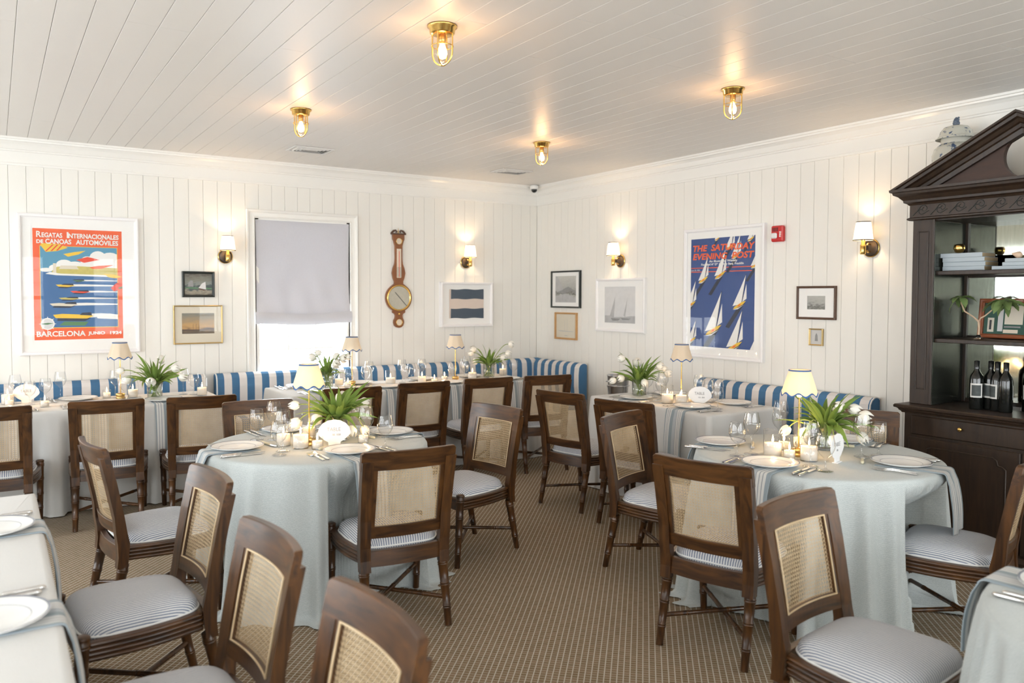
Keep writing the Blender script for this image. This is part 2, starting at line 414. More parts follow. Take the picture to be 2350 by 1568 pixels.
def wall_with_holes(u0, u1, z0, z1, holes, t0, t1, conv):
    """slab from u0..u1, z0..z1 and thickness t0..t1 with rectangular openings (ua, ub, za, zb)"""
    mb = MB(); us = sorted(holes); cur = u0
    def bx(a, b, c, d):
        if b-a > 1e-4 and d-c > 1e-4:
            x0, x1, y0, y1 = conv(a, b, t0, t1); mb.box(min(x0, x1), max(x0, x1), min(y0, y1), max(y0, y1), c, d)
    for a, b, c, d in us:
        bx(cur, a, z0, z1); bx(a, b, z0, c); bx(a, b, d, z1); cur = b
    bx(cur, u1, z0, z1); return mb
alongx = lambda a, b, t0, t1: (a, b, t0, t1)
alongy = lambda a, b, t0, t1: (t0, t1, a, b)
wall_back = struct(wall_with_holes(XL-.2, .2, 0, ZC, [WA], .011, .15, alongx).build('wall_back', 'wall_paint'))
wall_right = struct(wall_with_holes(YF-.2, .011, 0, ZC, [], .011, .2, alongy).build('wall_right', 'wall_paint'))
wall_left = struct(wall_with_holes(YF-.2, .2, 0, ZC, [(y-ww/2, y+ww/2, WZ0, WZ1) for y, ww in LEFT_WINS], XL-.18, XL, alongy).build('wall_left', 'wall_paint'))
wall_front = struct(wall_with_holes(XL-.2, .2, 0, ZC, [(x-ww/2, x+ww/2, WZ0, WZ1) for x, ww in FRONT_WINS], YF-.18, YF, alongx).build('wall_front', 'wall_paint'))

def board_mesh(wd, ln, t=.011, ch=.0018):          # V-jointed board standing along z, face at y=0
    h = wd/2-.0010; sec = [(-h, t), (-h, ch), (-h+ch, 0), (h-ch, 0), (h, ch), (h, t)]
    mb = MB(); mb.sweep(None, [[(x, y, 0) for x, y in sec], [(x, y, ln) for x, y in sec]])
    me = mb.mesh('board'); me.materials.append(M['wall_paint']); return me
bmA = board_mesh(.128, ZB); bmAt = board_mesh(.128, ZB-2.36); bmAb = board_mesh(.128, .66)
for k in range(-1, 47):
    xc = -.099-.128*k-.064
    if k == -1: xc = -.099+.0495; me = board_mesh(.099, ZB); put('board', me, wall_back, (xc, 0, 0)); continue
    if WA[0]-.02 < xc < WA[1]+.02:
        put('board', bmAt, wall_back, (xc, 0, 2.36)); put('board', bmAb, wall_back, (xc, 0, 0))
    else: put('board', bmA, wall_back, (xc, 0, 0))
bmB = board_mesh(.1278, ZB)
y0 = -2.40145+.1278*18
put('board', board_mesh(-y0, ZB), wall_right, (0, y0/2, 0), (0, 0, R(-90)))
for k in range(0, 52):
    put('board', bmB, wall_right, (0, y0-.1278*(k+.5), 0), (0, 0, R(-90)))

ceiling = struct(MB().box(XL-.2, .2, YF-.2, .2, ZC+.010, ZC+.15).box(XL, 0, YF, -7.9, ZC, ZC+.01).build('ceiling', 'ceiling_paint'))
PW = .145
def plank_mesh(ln):
    h = PW/2-.0011; ch = .0014; t = .010
    sec = [(-h, t), (-h, ch), (-h+ch, 0), (h-ch, 0), (h, ch), (h, t)]
    mb = MB(); mb.sweep(None, [[(x, .0008, z) for x, z in sec][::-1], [(x, ln-.0008, z) for x, z in sec][::-1]])
    me = mb.mesh('plank'); me.materials.append(M['ceiling_paint']); return me
LENS = [1.2, 1.8, 2.4, 3.0, 3.6]; PM = {l: plank_mesh(l) for l in LENS}
pr = random.Random(3)
xc = -5.352+PW*37-PW/2
while xc > XL:
    y = -.0-pr.choice([0, .3, .6, .9, 1.2, 1.5])
    if y < 0:
        l = -y; me = PM.setdefault(round(l, 3), None) or plank_mesh(l); PM[round(l, 3)] = me; put('plank', me, ceiling, (xc, y, ZC))
    while y > -7.7:
        l = pr.choice(LENS); y -= l
        if y < -7.95: l = round(l-(-7.95-y), 3); y = -7.95; me = plank_mesh(l) if l > .05 else None
        else: me = PM[l]
        if me: put('plank', me, ceiling, (xc, y, ZC))
    xc -= PW

CROWN = [(0, ZB-.004), (.016, ZB-.004), (.016, ZB+.012), (.012, ZB+.018), (.012, 2.782), (.022, 2.786), (.022, 2.797), (.032, 2.801), (.040, 2.815), (.052, 2.838), (.072, 2.855), (.086, 2.860), (.088, 2.872), (.100, 2.875), (.104, ZC), (0, ZC)]
def crown(name, a, b, conv):
    mb = MB(); mb.sweep(None, [[conv(a, d, z) for d, z in CROWN], [conv(b, d, z) for d, z in CROWN]])
    return struct(mb.build(name, 'trim_paint'))
crown('trim_1', XL, 0, lambda u, d, z: (u, -d, z))
crown('trim_2', 0, YF, lambda u, d, z: (-d, u, z))
BASE = [(0, 0), (.018, 0), (.018, .12), (.012, .135), (0, .14)]
for nm, a, b, cv in (('baseboard_back', XL, 0, lambda u, d, z: (u, -d, z)), ('baseboard_right', 0, YF, lambda u, d, z: (-d, u, z))):
    mb = MB(); mb.sweep(None, [[cv(a, d, z) for d, z in BASE], [cv(b, d, z) for d, z in BASE]]); struct(mb.build(nm, 'trim_paint'))

def casing(mb, x0, x1, z0, z1, wd=.082):            # mitred moulded casing around an opening, wall face y=0
    prof = [(0, 0), (0, -.016), (.010, -.020), (.018, -.014), (.05, -.016), (.060, -.030), (wd-.006, -.034), (wd, -.028), (wd, 0)]
    def ring(o):
        return [(x0-o, z0), (x0-o, z1+o), (x1+o, z1+o), (x1+o, z0)]
    secs = [[] for _ in range(4)]
    for o, y in prof:
        for i, (x, z) in enumerate(ring(o)): secs[i].append((x, y, z))
    mb.sweep(None, secs, closed=True, caps=True)
def sash(parent, x0, x1, z0, z1, y, cols, rows, fr=.05, mun=.018, t=.035):
    mb = MB(); mb.bbox(x0, x0+fr, y-t/2, y+t/2, z0, z1, .004); mb.bbox(x1-fr, x1, y-t/2, y+t/2, z0, z1, .004)
    mb.bbox(x0+fr, x1-fr, y-t/2, y+t/2, z0, z0+fr, .004); mb.bbox(x0+fr, x1-fr, y-t/2, y+t/2, z1-fr, z1, .004)
    s = mb.build('sash', 'trim_paint', parent)
    gx = [(x0+fr)+(x1-x0-2*fr)*i/cols for i in range(cols+1)]; gz = [(z0+fr)+(z1-z0-2*fr)*i/rows for i in range(rows+1)]
    for i in range(1, cols): MB().box(gx[i]-mun/2, gx[i]+mun/2, y-.012, y+.012, z0+fr, z1-fr).build('muntin', 'trim_paint', s)
    for j in range(1, rows): MB().box(x0+fr, x1-fr, y-.011, y+.011, gz[j]-mun/2, gz[j]+mun/2).build('muntin', 'trim_paint', s)
    for i in range(cols):
        for j in range(rows):
            MB().add([(gx[i], y, gz[j]), (gx[i+1], y, gz[j]), (gx[i+1], y, gz[j+1]), (gx[i], y, gz[j+1])], [(0, 1, 2, 3)]).build('pane', 'window_glass', s)
def window(n, x0, x1, z0, z1, loc, rz, split):
    r = put('window_%d' % n, None, None, loc, (0, 0, rz)); struct(r)
    mb = MB(); casing(mb, x0, x1, z0-.03, z1); mb.build('casing', 'trim_paint', r)
    mb = MB(); mb.box(x0, x0+.012, 0, .15, z0, z1).box(x1-.012, x1, 0, .15, z0, z1).box(x0+.012, x1-.012, 0, .15, z1-.012, z1).build('jamb', 'trim_paint', r)
    MB().bbox(x0-.10, x1+.10, -.06, .12, z0-.03, z0+.002, .008).build('window_sill', 'trim_paint', r)
    zm = split
    sash(r, x0+.012, x1-.012, z0, zm, .075, 3, 2)
    sash(r, x0+.012, x1-.012, zm-.03, z1-.012, .115, 3, 3)
    return r
win1 = window(1, WA[0], WA[1], WA[2], WA[3], (0, 0, 0), 0, 1.40)
i = 2
for y, ww in LEFT_WINS:
    window(i, -ww/2, ww/2, WZ0, WZ1, (XL, y, 0), R(90), 1.55); i += 1
for x, ww in FRONT_WINS:
    window(i, -ww/2, ww/2, WZ0, WZ1, (x, YF, 0), R(180), 1.55); i += 1

# roman shade in the seen window
sh = thing('roman_shade', 'pale grey linen roman shade drawn halfway down the window', 'window shade', ((WA[0]+WA[1])/2, 0, 2.33))
hw = .478
rows = []
for i in range(25):
    t = i/24; row = []
    for j in range(29):
        u = -1+2*j/28; sag = .022*math.exp(-((t-1)/.09)**2)*(1-u*u)
        wv = .005*math.sin(u*7+t*4)*t+.004*math.sin(u*13-t*9)*t
        x = u*(hw*(1-.012*math.sin(t*PI)))
        row.append((x, -.004-.035*max(0, (t-.82)/.18)**1.4+wv, -t*.955-sag))
    rows.append(row)
mb = MB(); mb.grid(rows); mb.grid([[(p[0], p[1]+.002, p[2]) for p in r][::-1] for r in rows]); mb.build('shade_panel', 'roman_shade', sh)
rows = []
for i in range(9):
    t = i/8; row = []
    for j in range(25):
        u = -1+2*j/24
        row.append((u*(hw+.012), -.040-.018*math.sin(t*PI)+.003*math.sin(u*9), -.905-.115*t-.010*math.cos(u*3.1)))
    rows.append(row)
mb = MB(); mb.grid(rows); mb.grid([[(p[0], p[1]+.012, p[2]) for p in r][::-1] for r in rows]); mb.build('shade_hem_fold', 'roman_shade', sh)
MB().bbox(-hw, hw, .006, .04, -.03, .008, .004).build('headrail', 'trim_paint', sh)

# ------------------------------------------------------------------ chairs
def lean(z):                                        # side profile of the rear leg and back post (y behind/in front of the rear foot)
    pts = [(0, 0), (.15, .034), (.31, .066), (.42, .076), (.52, .062), (.70, .028), (.885, -.014)]
    for (a, ya), (b_, yb) in zip(pts, pts[1:]):
        if z <= b_: return ya+(yb-ya)*(z-a)/(b_-a)
    return pts[-1][1]
def bow(x, h=.236, d=.034): return -d*(1-min(1, abs(x)/h)**2)
def bamboo(mb, p0, p1, r0, r1, rings, n=10, rr=1.11, w_=.0045):
    p0, p1 = Vector(p0), Vector(p1); ts = [0, 1]; ln = (p1-p0).length
    pts = [(0, r0), (1, r1)]
    for t in rings:
        q = r0+(r1-r0)*t; d = w_/ln
        pts += [(t-2.2*d, q), (t-1.6*d, q*rr), (t-.5*d, q*rr), (t-.2*d, q*.98), (t+.2*d, q*.98), (t+.5*d, q*rr), (t+1.6*d, q*rr), (t+2.2*d, q)]
    pts.sort(); mb.tube([p0+(p1-p0)*t for t, _ in pts], [r for _, r in pts], n)
def slab(mb, x0, x1, z0, z1, t, yoff=0.0, n=14, h=.236, d=.034, round_top=0.0, zl=None):
    secs = []
    for i in range(n+1):
        x = x0+(x1-x0)*i/n; e = min(x-x0, x1-x)
        zt = z1-(round_top*(1-min(1, e/.014))**2 if round_top else 0)
        yb = lambda z: lean(z)+bow(x, h, d)+yoff
        secs.append([(x, yb(z0)-t/2, z0), (x, yb(z0)+t/2, z0), (x, yb(zt)+t/2, zt-.003), (x, yb(zt)+t/2-.003, zt), (x, yb(zt)-t/2+.003, zt), (x, yb(zt)-t/2, zt-.003)])
    mb.sweep(None, secs)
def make_chair():
    r = thing('dining_chair', 'x', 'chair')
    for s in (-1, 1):                               # rear post: turned foot below, square board above
        mb = MB(); zs = [.305, .36, .42, .47, .55, .63, .71, .79, .7955, .7965, .838]
        secs = []
        for z in zs:
            xo = s*(.222+.010*(z-.3)/.55); xi = s*(.172+.006*(z-.3)/.55); y = lean(z); dp = .026 if .36 < z < .5 else .021
            e_ = .0130+(.004 if z < .47 else 0)-(.022 if z > .796 else 0); y0_, yi, yo = y-dp*1.55, y+bow(xi)+e_, y+bow(xo)+e_; secs.append([(xi, y0_, z), (xo, y0_, z), (xo, yo, z), (xi, yi, z)] if s > 0 else [(xo, y0_, z), (xi, y0_, z), (xi, yi, z), (xo, yo, z)])
        mb.sweep(None, secs); mb.build('back_post', 'chair_wood', r)
        mb = MB(); bamboo(mb, (s*.203, -.002, 0), (s*.199, .066, .32), .0165, .0245, (.27, .60, .90)); mb.build('leg', 'chair_wood', r)
        mb = MB(); bamboo(mb, (s*.232, .516, 0), (s*.238, .496, .425), .0165, .0245, (.21, .45, .70, .93))
        mb.lathe([(.0240, 0), (.0255, .003), (.0250, .010), (.018, .015), (.0001, .016)], 14, s*.238, .496, .418); mb.build('leg', 'chair_wood', r)
        # reeded side rail
        mb = MB(); secs = []; K = 12
        for i in range(K+1):
            t = i/K; y = .085+t*.400; x = .205+.033*t+.022*math.sin(PI*t)
            prof = [(-.022, .335), (0, .335)]
            for q in range(4):
                zz = .337+q*.0168
                prof += [(.0005, zz), (.0055, zz+.004), (.007, zz+.008), (.0055, zz+.012), (.0005, zz+.0163)]
            prof += [(-.022, .405)]
            secs.append([(s*(x+a), y, z) for a, z in prof])
        mb.sweep(None, secs, smooth=False); mb.build('side_rail', 'chair_wood_along', r)
    mb = MB(); slab(mb, -.2325, .2325, .795, .885, .027, h=.236, d=.034, round_top=.010, n=44); mb.build('crest_rail', 'chair_wood_across', r)
    mb = MB(); slab(mb, -.176, .176, .463, .520, .024); mb.build('lower_back_rail', 'chair_wood_across', r)
    for s in (-1, 1): mb = MB(); slab(mb, min(s*.156, s*.180), max(s*.156, s*.180), .515, .80, .022, n=2); mb.build('back_stile', 'chair_wood', r)
    mb = MB(); slab(mb, -.178, .178, .328, .402, .028, yoff=-.006, h=.2, d=.02); mb.build('rear_rail', 'chair_wood_across', r)
    mb = MB(); mb.bbox(-.225, .225, .478, .508, .335, .405, .004); mb.build('front_rail', 'chair_wood_across', r)
    # woven cane
    mb = MB(); X0, X1, Z0, Z1 = -.158, .158, .516, .80; p = .0136
    def P(x, z, o): return (x, lean(z)+bow(x)+o, z)
    def ribbon(a, b_, wd, o, n):
        dx, dz = b_[0]-a[0], b_[1]-a[1]; L = math.hypot(dx, dz); nx, nz = -dz/L*wd/2, dx/L*wd/2
        r1, r2_ = [], []
        for i in range(n+1):
            x = a[0]+dx*i/n; z = a[1]+dz*i/n; r1.append(P(x+nx, z+nz, o)); r2_.append(P(x-nx, z-nz, o))
        mb.grid([r1, r2_], False)
    x = X0+p/2
    while x < X1:
        for o in (-.0017, .0017): ribbon((x+o, Z0), (x+o, Z1), .0017, .0008, 6)
        x += p
    z = Z0+p/2
    while z < Z1:
        for o in (-.0017, .0017): ribbon((X0, z+o), (X1, z+o), .0017, -.0008, 10)
        z += p
    for sg in (1, -1):
        c = -(Z1-Z0)
        while c < (X1-X0):
            xa, za = (X0+c, Z0); xb, zb = (X0+c+(Z1-Z0), Z1)
            if xa < X0: za += X0-xa; xa = X0
            if xb > X1: zb -= xb-X1; xb = X1
            if xb-xa > .01:
                A, B = ((xa, za), (xb, zb)) if sg > 0 else ((-xa, za), (-xb, zb))
                ribbon(A, B, .0015, .0016*sg, 6)
            c += p
    cn = mb.build('cane_panel', 'cane', r)
    mb = MB()                                       # spline bead around the cane on the front
    for a, b_ in (((X0, Z0+.002), (X1, Z0+.002)), ((X0, Z1-.006), (X1, Z1-.006)), ((X0+.002, Z0), (X0+.002, Z1-.004)), ((X1-.002, Z0), (X1-.002, Z1-.004))):
        mb.tube([P(a[0]+(b_[0]-a[0])*i/10, a[1]+(b_[1]-a[1])*i/10, .0135) for i in range(11)], .0032, 6)
    mb.build('cane_bead', 'cane', cn)
    # cushion
    def outline(k):
        pts = []
        for i in range(44):
            a = 2*PI*i/44; c, s_ = math.cos(a), math.sin(a); e = .36
            sx = math.copysign(abs(c)**e, c); sy = math.copysign(abs(s_)**e, s_)
            yy = .284+sy*.210*k; t = (yy-.07)/.424; wx = (.182+.036*t+.020*math.sin(PI*max(0, min(1, t))))
            pts.append((sx*wx*k, yy))
        return pts
    rows = []
    for k, z in ((.985, .394), (1.0, .402), (1.0, .413), (.985, .428), (.95, .442), (.88, .454), (.75, .465), (.55, .473), (.3, .477), (.002, .478)):
        rows.append([(x, y, z) for x, y in outline(k)])
    mb = MB(); mb.grid(rows, True, True); cu = mb.build('seat_cushion', 'seat_stripe', r)
    at_ = cu.data.attributes.new('stripe_u', 'FLOAT', 'POINT')          # cloth width measured over the rounded edge
    for i_, v_ in enumerate(cu.data.vertices):
        a = 2*PI*(i_ % 44)/44; at_.data[i_].value = v_.co.x+math.copysign(max(0, .470-v_.co.z)*abs(math.cos(a))**2, math.cos(a))
    mb = MB(); o = outline(1.004); mb.tube([(x, y, .408) for x, y in o]+[(o[0][0], o[0][1], .408)], .0045, 6, cap=False); mb.build('piping', 'piping_white', cu)
    for s in (-1, 1):
        mb = MB(); bamboo(mb, (-s*.199, .025, .132), (s*.229, .507, .132+.012*s), .011, .011, (.18, .5, .82), 8); mb.build('stretcher', 'chair_wood', r)
    return r
chair = Proto(make_chair)
CHAIRS = {
 't1_a': (-5.50, -1.775, -6, 'caned chair cut off by the left edge at the long table below the red poster'),
 't1_b': (-4.832, -1.78, -7, 'caned chair seen from behind below the red regatta poster'),
 't1_c': (-4.238, -1.885, -7, 'caned chair seen from behind left of the window, at the long table end'),
 't4_far': (-3.977, -2.376, 176.4, 'caned chair facing us on the far side of the round table with the shell card'),
 't2_a': (-3.14, -1.964, -7.4, 'caned chair behind the tulip leaves, leftmost along the back table'),
 't2_b': (-2.49, -1.912, -2, 'caned chair second from the left along the back banquette table'),
 't2_c': (-1.858, -1.902, -7, 'caned chair third from the left along the back banquette table'),
 't2_d': (-1.284, -1.99, -11, 'caned chair nearest the room corner at the back banquette table'),
 't4_right': (-2.75, -3.435, 100.5, 'caned chair facing left across the aisle at the round table with the shell card'),
 't4_front': (-3.846, -4.41, -5.6, 'large caned chair seen from behind in front of the round table with the shell card'),
 't4_left': (-5.06, -3.46, -83, 'caned chair seen edge-on at the left of the round table with the shell card'),
 't3_a': (-1.915, -3.035, -78.4, 'caned chair farthest back at the square table by the right wall'),
 't3_b': (-1.862, -3.685, -73.5, 'caned chair nearer end of the square table by the right wall'),
 't5_left': (-2.27, -4.14, 198.6, 'caned chair facing us beside the aisle at the round table by the cabinet'),
 't5_front': (-2.872, -5.337, -72.8, 'large caned chair with pale sunlit cane before the round table by the cabinet'),
 't5_far': (-.92, -4.82, 121, 'caned chair between the round table and the dark cabinet'),
 't5_right': (-1.61, -6.07, 17, 'caned chair at the right edge with a napkin hanging onto its seat'),
 't7_f': (-3.07, -5.984, 185.3, 'big foreground caned chair facing the table at the lower right corner'),
 't6_a': (-4.760, -4.45, 95.2, 'caned chair with plain grey seat at the far end of the lower left table'),
 't6_b': (-4.795, -5.38, 93.4, 'middle of the three blurred chairs along the lower left table'),
 't6_c': (-4.755, -6.07, 92.6, 'largest blurred chair at the bottom edge beside the lower left table'),
 't6_d': (-4.70, -6.765, 92.6, 'chair whose crest tip just peeks in at the bottom centre edge'),
}
for k, (x, y, a, lb) in CHAIRS.items():
    chair((x, y, 0), R(a), lb, 'caned dining chairs')
def push_out(x, y, z, cx, cy):                      # keep cloth from passing through chair seats and legs: move towards the table centre
    if z > .74: return x, y
    t = min(1, (.74-z)/.24); t = t*t*(3-2*t); x1, y1 = push_full(x, y, cx, cy); return x+(x1-x)*t, y+(y1-y)*t
def push_full(x, y, cx, cy):
    for (qx, qy, a, _) in CHAIRS.values():
        ca, sa = math.cos(R(a)), math.sin(R(a))
        for _k in range(60):
            dx, dy = x-qx, y-qy; lx = dx*ca+dy*sa; ly = -dx*sa+dy*ca
            if abs(lx) < .285 and -.05 < ly < .555:
                vx, vy = cx-x, cy-y; L = math.hypot(vx, vy)
                if L < .05: break
                x += vx/L*.01; y += vy/L*.01
            else: break
    return x, y

# ------------------------------------------------------------------ tablecloths
TZ = .765
def round_cloth(cx, cy, rad, seed, label, mat='cloth_blue'):
    rr = random.Random(seed); n = 640; folds = []
    nf = 33; ph = [rr.uniform(0, 6.28) for _ in range(6)]
    def fold(a):
        w_ = .10*math.sin(2*a+ph[0])+.06*math.sin(3*a+ph[1])+.035*math.sin(7*a+ph[2])
        am = .72+.30*math.sin(5*a+ph[3])+.22*math.sin(11*a+ph[4])
        return max(.12, am)*(.5+.5*math.cos(nf*(a+w_)))**1.5
    lv = [(.0, 0, .0), (.30, 0, 0), (.55, 0, 0), (.93, 0, 0), (.985, .0015, 0), (1.0, .006, 0), (1.012, .018, .02), (1.018, .04, .14), (1.024, .08, .30), (1.032, .14, .50), (1.042, .22, .70), (1.055, .32, .86), (1.07, .43, .97), (1.085, .54, 1.05), (1.10, .65, 1.12), (1.115, .73, 1.18), (1.13, .752, 1.25), (1.17, .759, 1.35), (1.21, .757, 1.45), (1.23, .760, 1.5)]
    rows = []
    for kk, dz, fs in lv:
        row = []
        for i in range(n):
            a = 2*PI*i/n; f = fold(a); q = rad*max(kk, .003)+fs*(.058*f-.022)
            lift = .012*max(0, f-.4) if dz > .74 else 0
            z = TZ-dz+lift; x, y = cx+q*math.cos(a), cy+q*math.sin(a)
            x, y = push_out(x, y, z, cx, cy); row.append((x-cx, y-cy, max(.004, z)))
        rows.append(row)
    mb = MB(); mb.grid(rows, True, True)
    return tag(mb.build('tablecloth', mat, None, (cx, cy, 0)), label, 'tablecloth')
def rect_cloth(x0, x1, y0, y1, seed, label, mat='cloth_white', drop=.757):
    rr = random.Random(seed); cx, cy = (x0+x1)/2, (y0+y1)/2; r = .02; per = []
    def side(p, q, n):
        for i in range(n): per.append((p[0]+(q[0]-p[0])*i/n, p[1]+(q[1]-p[1])*i/n))
    cr = [((x0, y0), (x1, y0)), ((x1, y0), (x1, y1)), ((x1, y1), (x0, y1)), ((x0, y1), (x0, y0))]
    for p, q in cr: side(p, q, max(16, int(math.hypot(q[0]-p[0], q[1]-p[1])/.03)))
    ph = [rr.uniform(0, 6.28) for _ in range(4)]; rows = []
    lv = [(0, 0, -.3), (0, 0, -.02), (0, .002, -.004), (0, .008, .002), (0, .022, .006), (.12, .06, .007), (.3, .14, .009), (.5, .25, .012), (.7, .38, .016), (.9, .52, .020), (1, .66, .024), (1.05, drop-.02, .027), (1.1, drop, .032)]
    nP = len(per)
    for fs, dz, out in lv:
        row = []
        for i, (x, y) in enumerate(per):
            nx = (-1 if x == x0 else 1 if x == x1 else 0); ny = (-1 if y == y0 else 1 if y == y1 else 0)
            ex = min(x-x0, x1-x); ey = min(y-y0, y1-y)
            if out < -.1: q = (cx+(x-cx)*.6, cy+(y-cy)*.6)
            else:
                dn = min(max(ex, ey), .4); crn = math.exp(-(max(ex, ey)/.07)**2)
                t = x+y*1.7; wv = .011*math.sin(t*19+ph[0])+.008*math.sin(t*33+ph[1])+.006*math.sin(t*9+ph[2])
                o = out+fs*(wv*.8+.035*crn*(.5+.5*math.cos((ex+ey)*70)))
                if nx and ny: o *= .8
                q = (x+nx*o, y+ny*o)
            z = TZ-dz; a, b_ = push_out(q[0], q[1], z, cx if nx else q[0], cy if ny else q[1]) if fs > .1 else q
            row.append((a-cx, b_-cy, max(.004, z)))
        rows.append(row)
    mb = MB(); mb.grid(rows, True, True); k = len(mb.v)
    mb.add(rows[0], [tuple(range(nP))[::-1]])
    o = mb.build('tablecloth', mat, None, (cx, cy, 0)); bm = bmesh.new(); bm.from_mesh(o.data)
    bmesh.ops.remove_doubles(bm, verts=bm.verts[:], dist=1e-5); bmesh.ops.recalc_face_normals(bm, faces=bm.faces[:]); bm.to_mesh(o.data); bm.free()
    return tag(o, label, 'tablecloth')
T4 = (-3.93, -3.43); T5 = (-1.83, -5.16); T7 = (-2.90, -7.20)
round_cloth(T4[0], T4[1], .605, 11, 'pale blue floor-length cloth on the round table with the shell card')
round_cloth(T5[0], T5[1], .612, 25, 'pale blue floor-length cloth on the round table by the dark cabinet')
round_cloth(T7[0], T7[1], .61, 31, 'pale blue round tablecloth cut off at the lower right corner')
rect_cloth(-6.55, -3.92, -1.27, -.53, 41, 'long off-white tablecloth below the red regatta poster')
rect_cloth(-3.43, -.95, -1.385, -.62, 42, 'long off-white tablecloth on the table along the back banquette')
rect_cloth(-1.285, -.53, -3.92, -2.62, 43, 'square-cornered off-white tablecloth below the blue sailboat poster')
rect_cloth(-6.12, -5.335, -7.2, -3.90, 44, 'off-white tablecloth running out of the lower left corner')

# ------------------------------------------------------------------ banquettes
def banquette(loc, rz, ln, label, left_end=True, right_end=True, H_=.862, seat0=0, seat1=0):
    r = thing('banquette', label, 'banquette', loc, rz, 'striped banquettes')     # local x along the wall, back at y=0, seat towards -y
    prof = [(-.03, .46), (-.135, .46), (-.150, .60), (-.150, .74), (-.143, H_-.05), (-.125, H_-.02), (-.095, H_-.003), (-.070, H_), (-.045, H_-.006), (-.03, H_-.02)]
    n = max(2, int(ln/.07)); mb = MB(); mb.sweep(None, [[(ln*i/n, y, z) for y, z in prof] for i in range(n+1)], smooth=False)
    bk = mb.build('backrest', 'banquette_stripe', r)
    for xx in [x for x, e in ((0.004, left_end), (ln-.004, right_end)) if e]:
        MB().tube([(xx, y, z) for y, z in prof[1:]], .006, 6).build('piping', 'piping_white', bk)
    sp = [(-.04, .36), (-.47, .36), (-.49, .38), (-.49, .45), (-.47, .472), (-.35, .482), (-.14, .478), (-.04, .47)]
    mb = MB(); mb.sweep(None, [[(seat0+(ln-seat0-seat1)*i/n, y, z) for y, z in sp] for i in range(n+1)]); mb.build('seat', 'banquette_stripe', r)
    MB().bbox(seat0, ln-seat1, -.45, -.03, 0, .36, .004).build('base', 'trim_paint', r)
    return r
banquette((-6.6, 0, 0), 0, 2.765, 'blue and white striped banquette below the red regatta poster')
banquette((-3.742, 0, 0), 0, 1.535, 'blue and white striped banquette under the window')
banquette((-2.198, 0, 0), 0, 2.168, 'blue and white striped banquette running into the room corner', right_end=False)
banquette((0, -.16, 0), R(-90), .845, 'short striped banquette return on the right wall at the corner', left_end=False, seat0=.36)
banquette((0, -2.715, 0), R(-90), 1.70, 'blue and white striped banquette below the blue sailboat poster')

# ------------------------------------------------------------------ things on the walls (local frame: x right, z up, -y out of the wall)
def wall_loc(wall, u, z): return ((u, 0, z), 0.0) if wall == 'A' else ((0, u, z), R(-90))
def frame_mb(w_, h_, fw_, d, prof=None):
    prof = prof or [(0, 0), (0, -d), (fw_*.25, -d-.003), (fw_*.7, -d-.001), (fw_-.004, -d+.006), (fw_, -d+.008), (fw_, 0)]
    secs = []
    for sx, sz in ((-1, -1), (1, -1), (1, 1), (-1, 1), (-1, -1)):
        secs.append([(sx*(w_/2-o), y, sz*(h_/2-o)) for o, y in prof])
    mb = MB(); mb.sweep(None, secs, caps=False); return mb
def picture(name, label, wall, ua, ub, z0, z1, fw_, d, fmat, inner=None, matmat=None, printmat='paper_white', glass=True, cat='picture'):
    """frame with mat and print; inner = (left, right, bottom, top) margins of the print inside the frame"""
    w_, h_ = abs(ub-ua), z1-z0; loc, rz = wall_loc(wall, (ua+ub)/2, (z0+z1)/2)
    r = thing(name, label, cat, loc, rz); frame_mb(w_, h_, fw_, d).build('frame', fmat, r)
    MB().box(-w_/2+.002, w_/2-.002, -.006, -.001, -h_/2+.002, h_/2-.002).build('backing', 'paper_grey', r)
    iw, ih = w_/2-fw_, h_/2-fw_
    if inner:
        l, rr_, b_, t = inner; mb = MB()                # mat board with an opening
        x0, x1, a, c = -w_/2+l, w_/2-rr_, -h_/2+b_, h_/2-t
        y0, y1 = -d*.55, -d*.55+.003
        mb.box(-iw, x0, y0, y1, -ih, ih).box(x1, iw, y0, y1, -ih, ih).box(x0, x1, y0, y1, -ih, a).box(x0, x1, y0, y1, c, ih); mb.build('mat_board', matmat or 'paper_white', r)
    else: x0, x1, a, c = -iw, iw, -ih, ih
    py = -d*.55+.004
    pr_ = MB().box(x0-.003, x1+.003, py, py+.002, a-.003, c+.003).build('print', printmat, r)
    if glass: MB().add([(-iw, -d*.8, -ih), (iw, -d*.8, -ih), (iw, -d*.8, ih), (-iw, -d*.8, ih)], [(0, 1, 2, 3)]).build('glass', 'picture_glass', r)
    return r, pr_, (x0, x1, a, c), py
def clip(pts, x0, x1, z0, z1):
    for ax, lim, sg in ((0, x0, 1), (0, x1, -1), (1, z0, 1), (1, z1, -1)):
        out = []
        for i in range(len(pts)):
            p, q = pts[i], pts[(i+1) % len(pts)]; dp, dq = (p[ax]-lim)*sg, (q[ax]-lim)*sg
            if dp >= 0: out.append(p)
            if dp*dq < 0:
                t = dp/(dp-dq); out.append((p[0]+(q[0]-p[0])*t, p[1]+(q[1]-p[1])*t))
        pts = out
        if len(pts) < 3: return None
    return pts
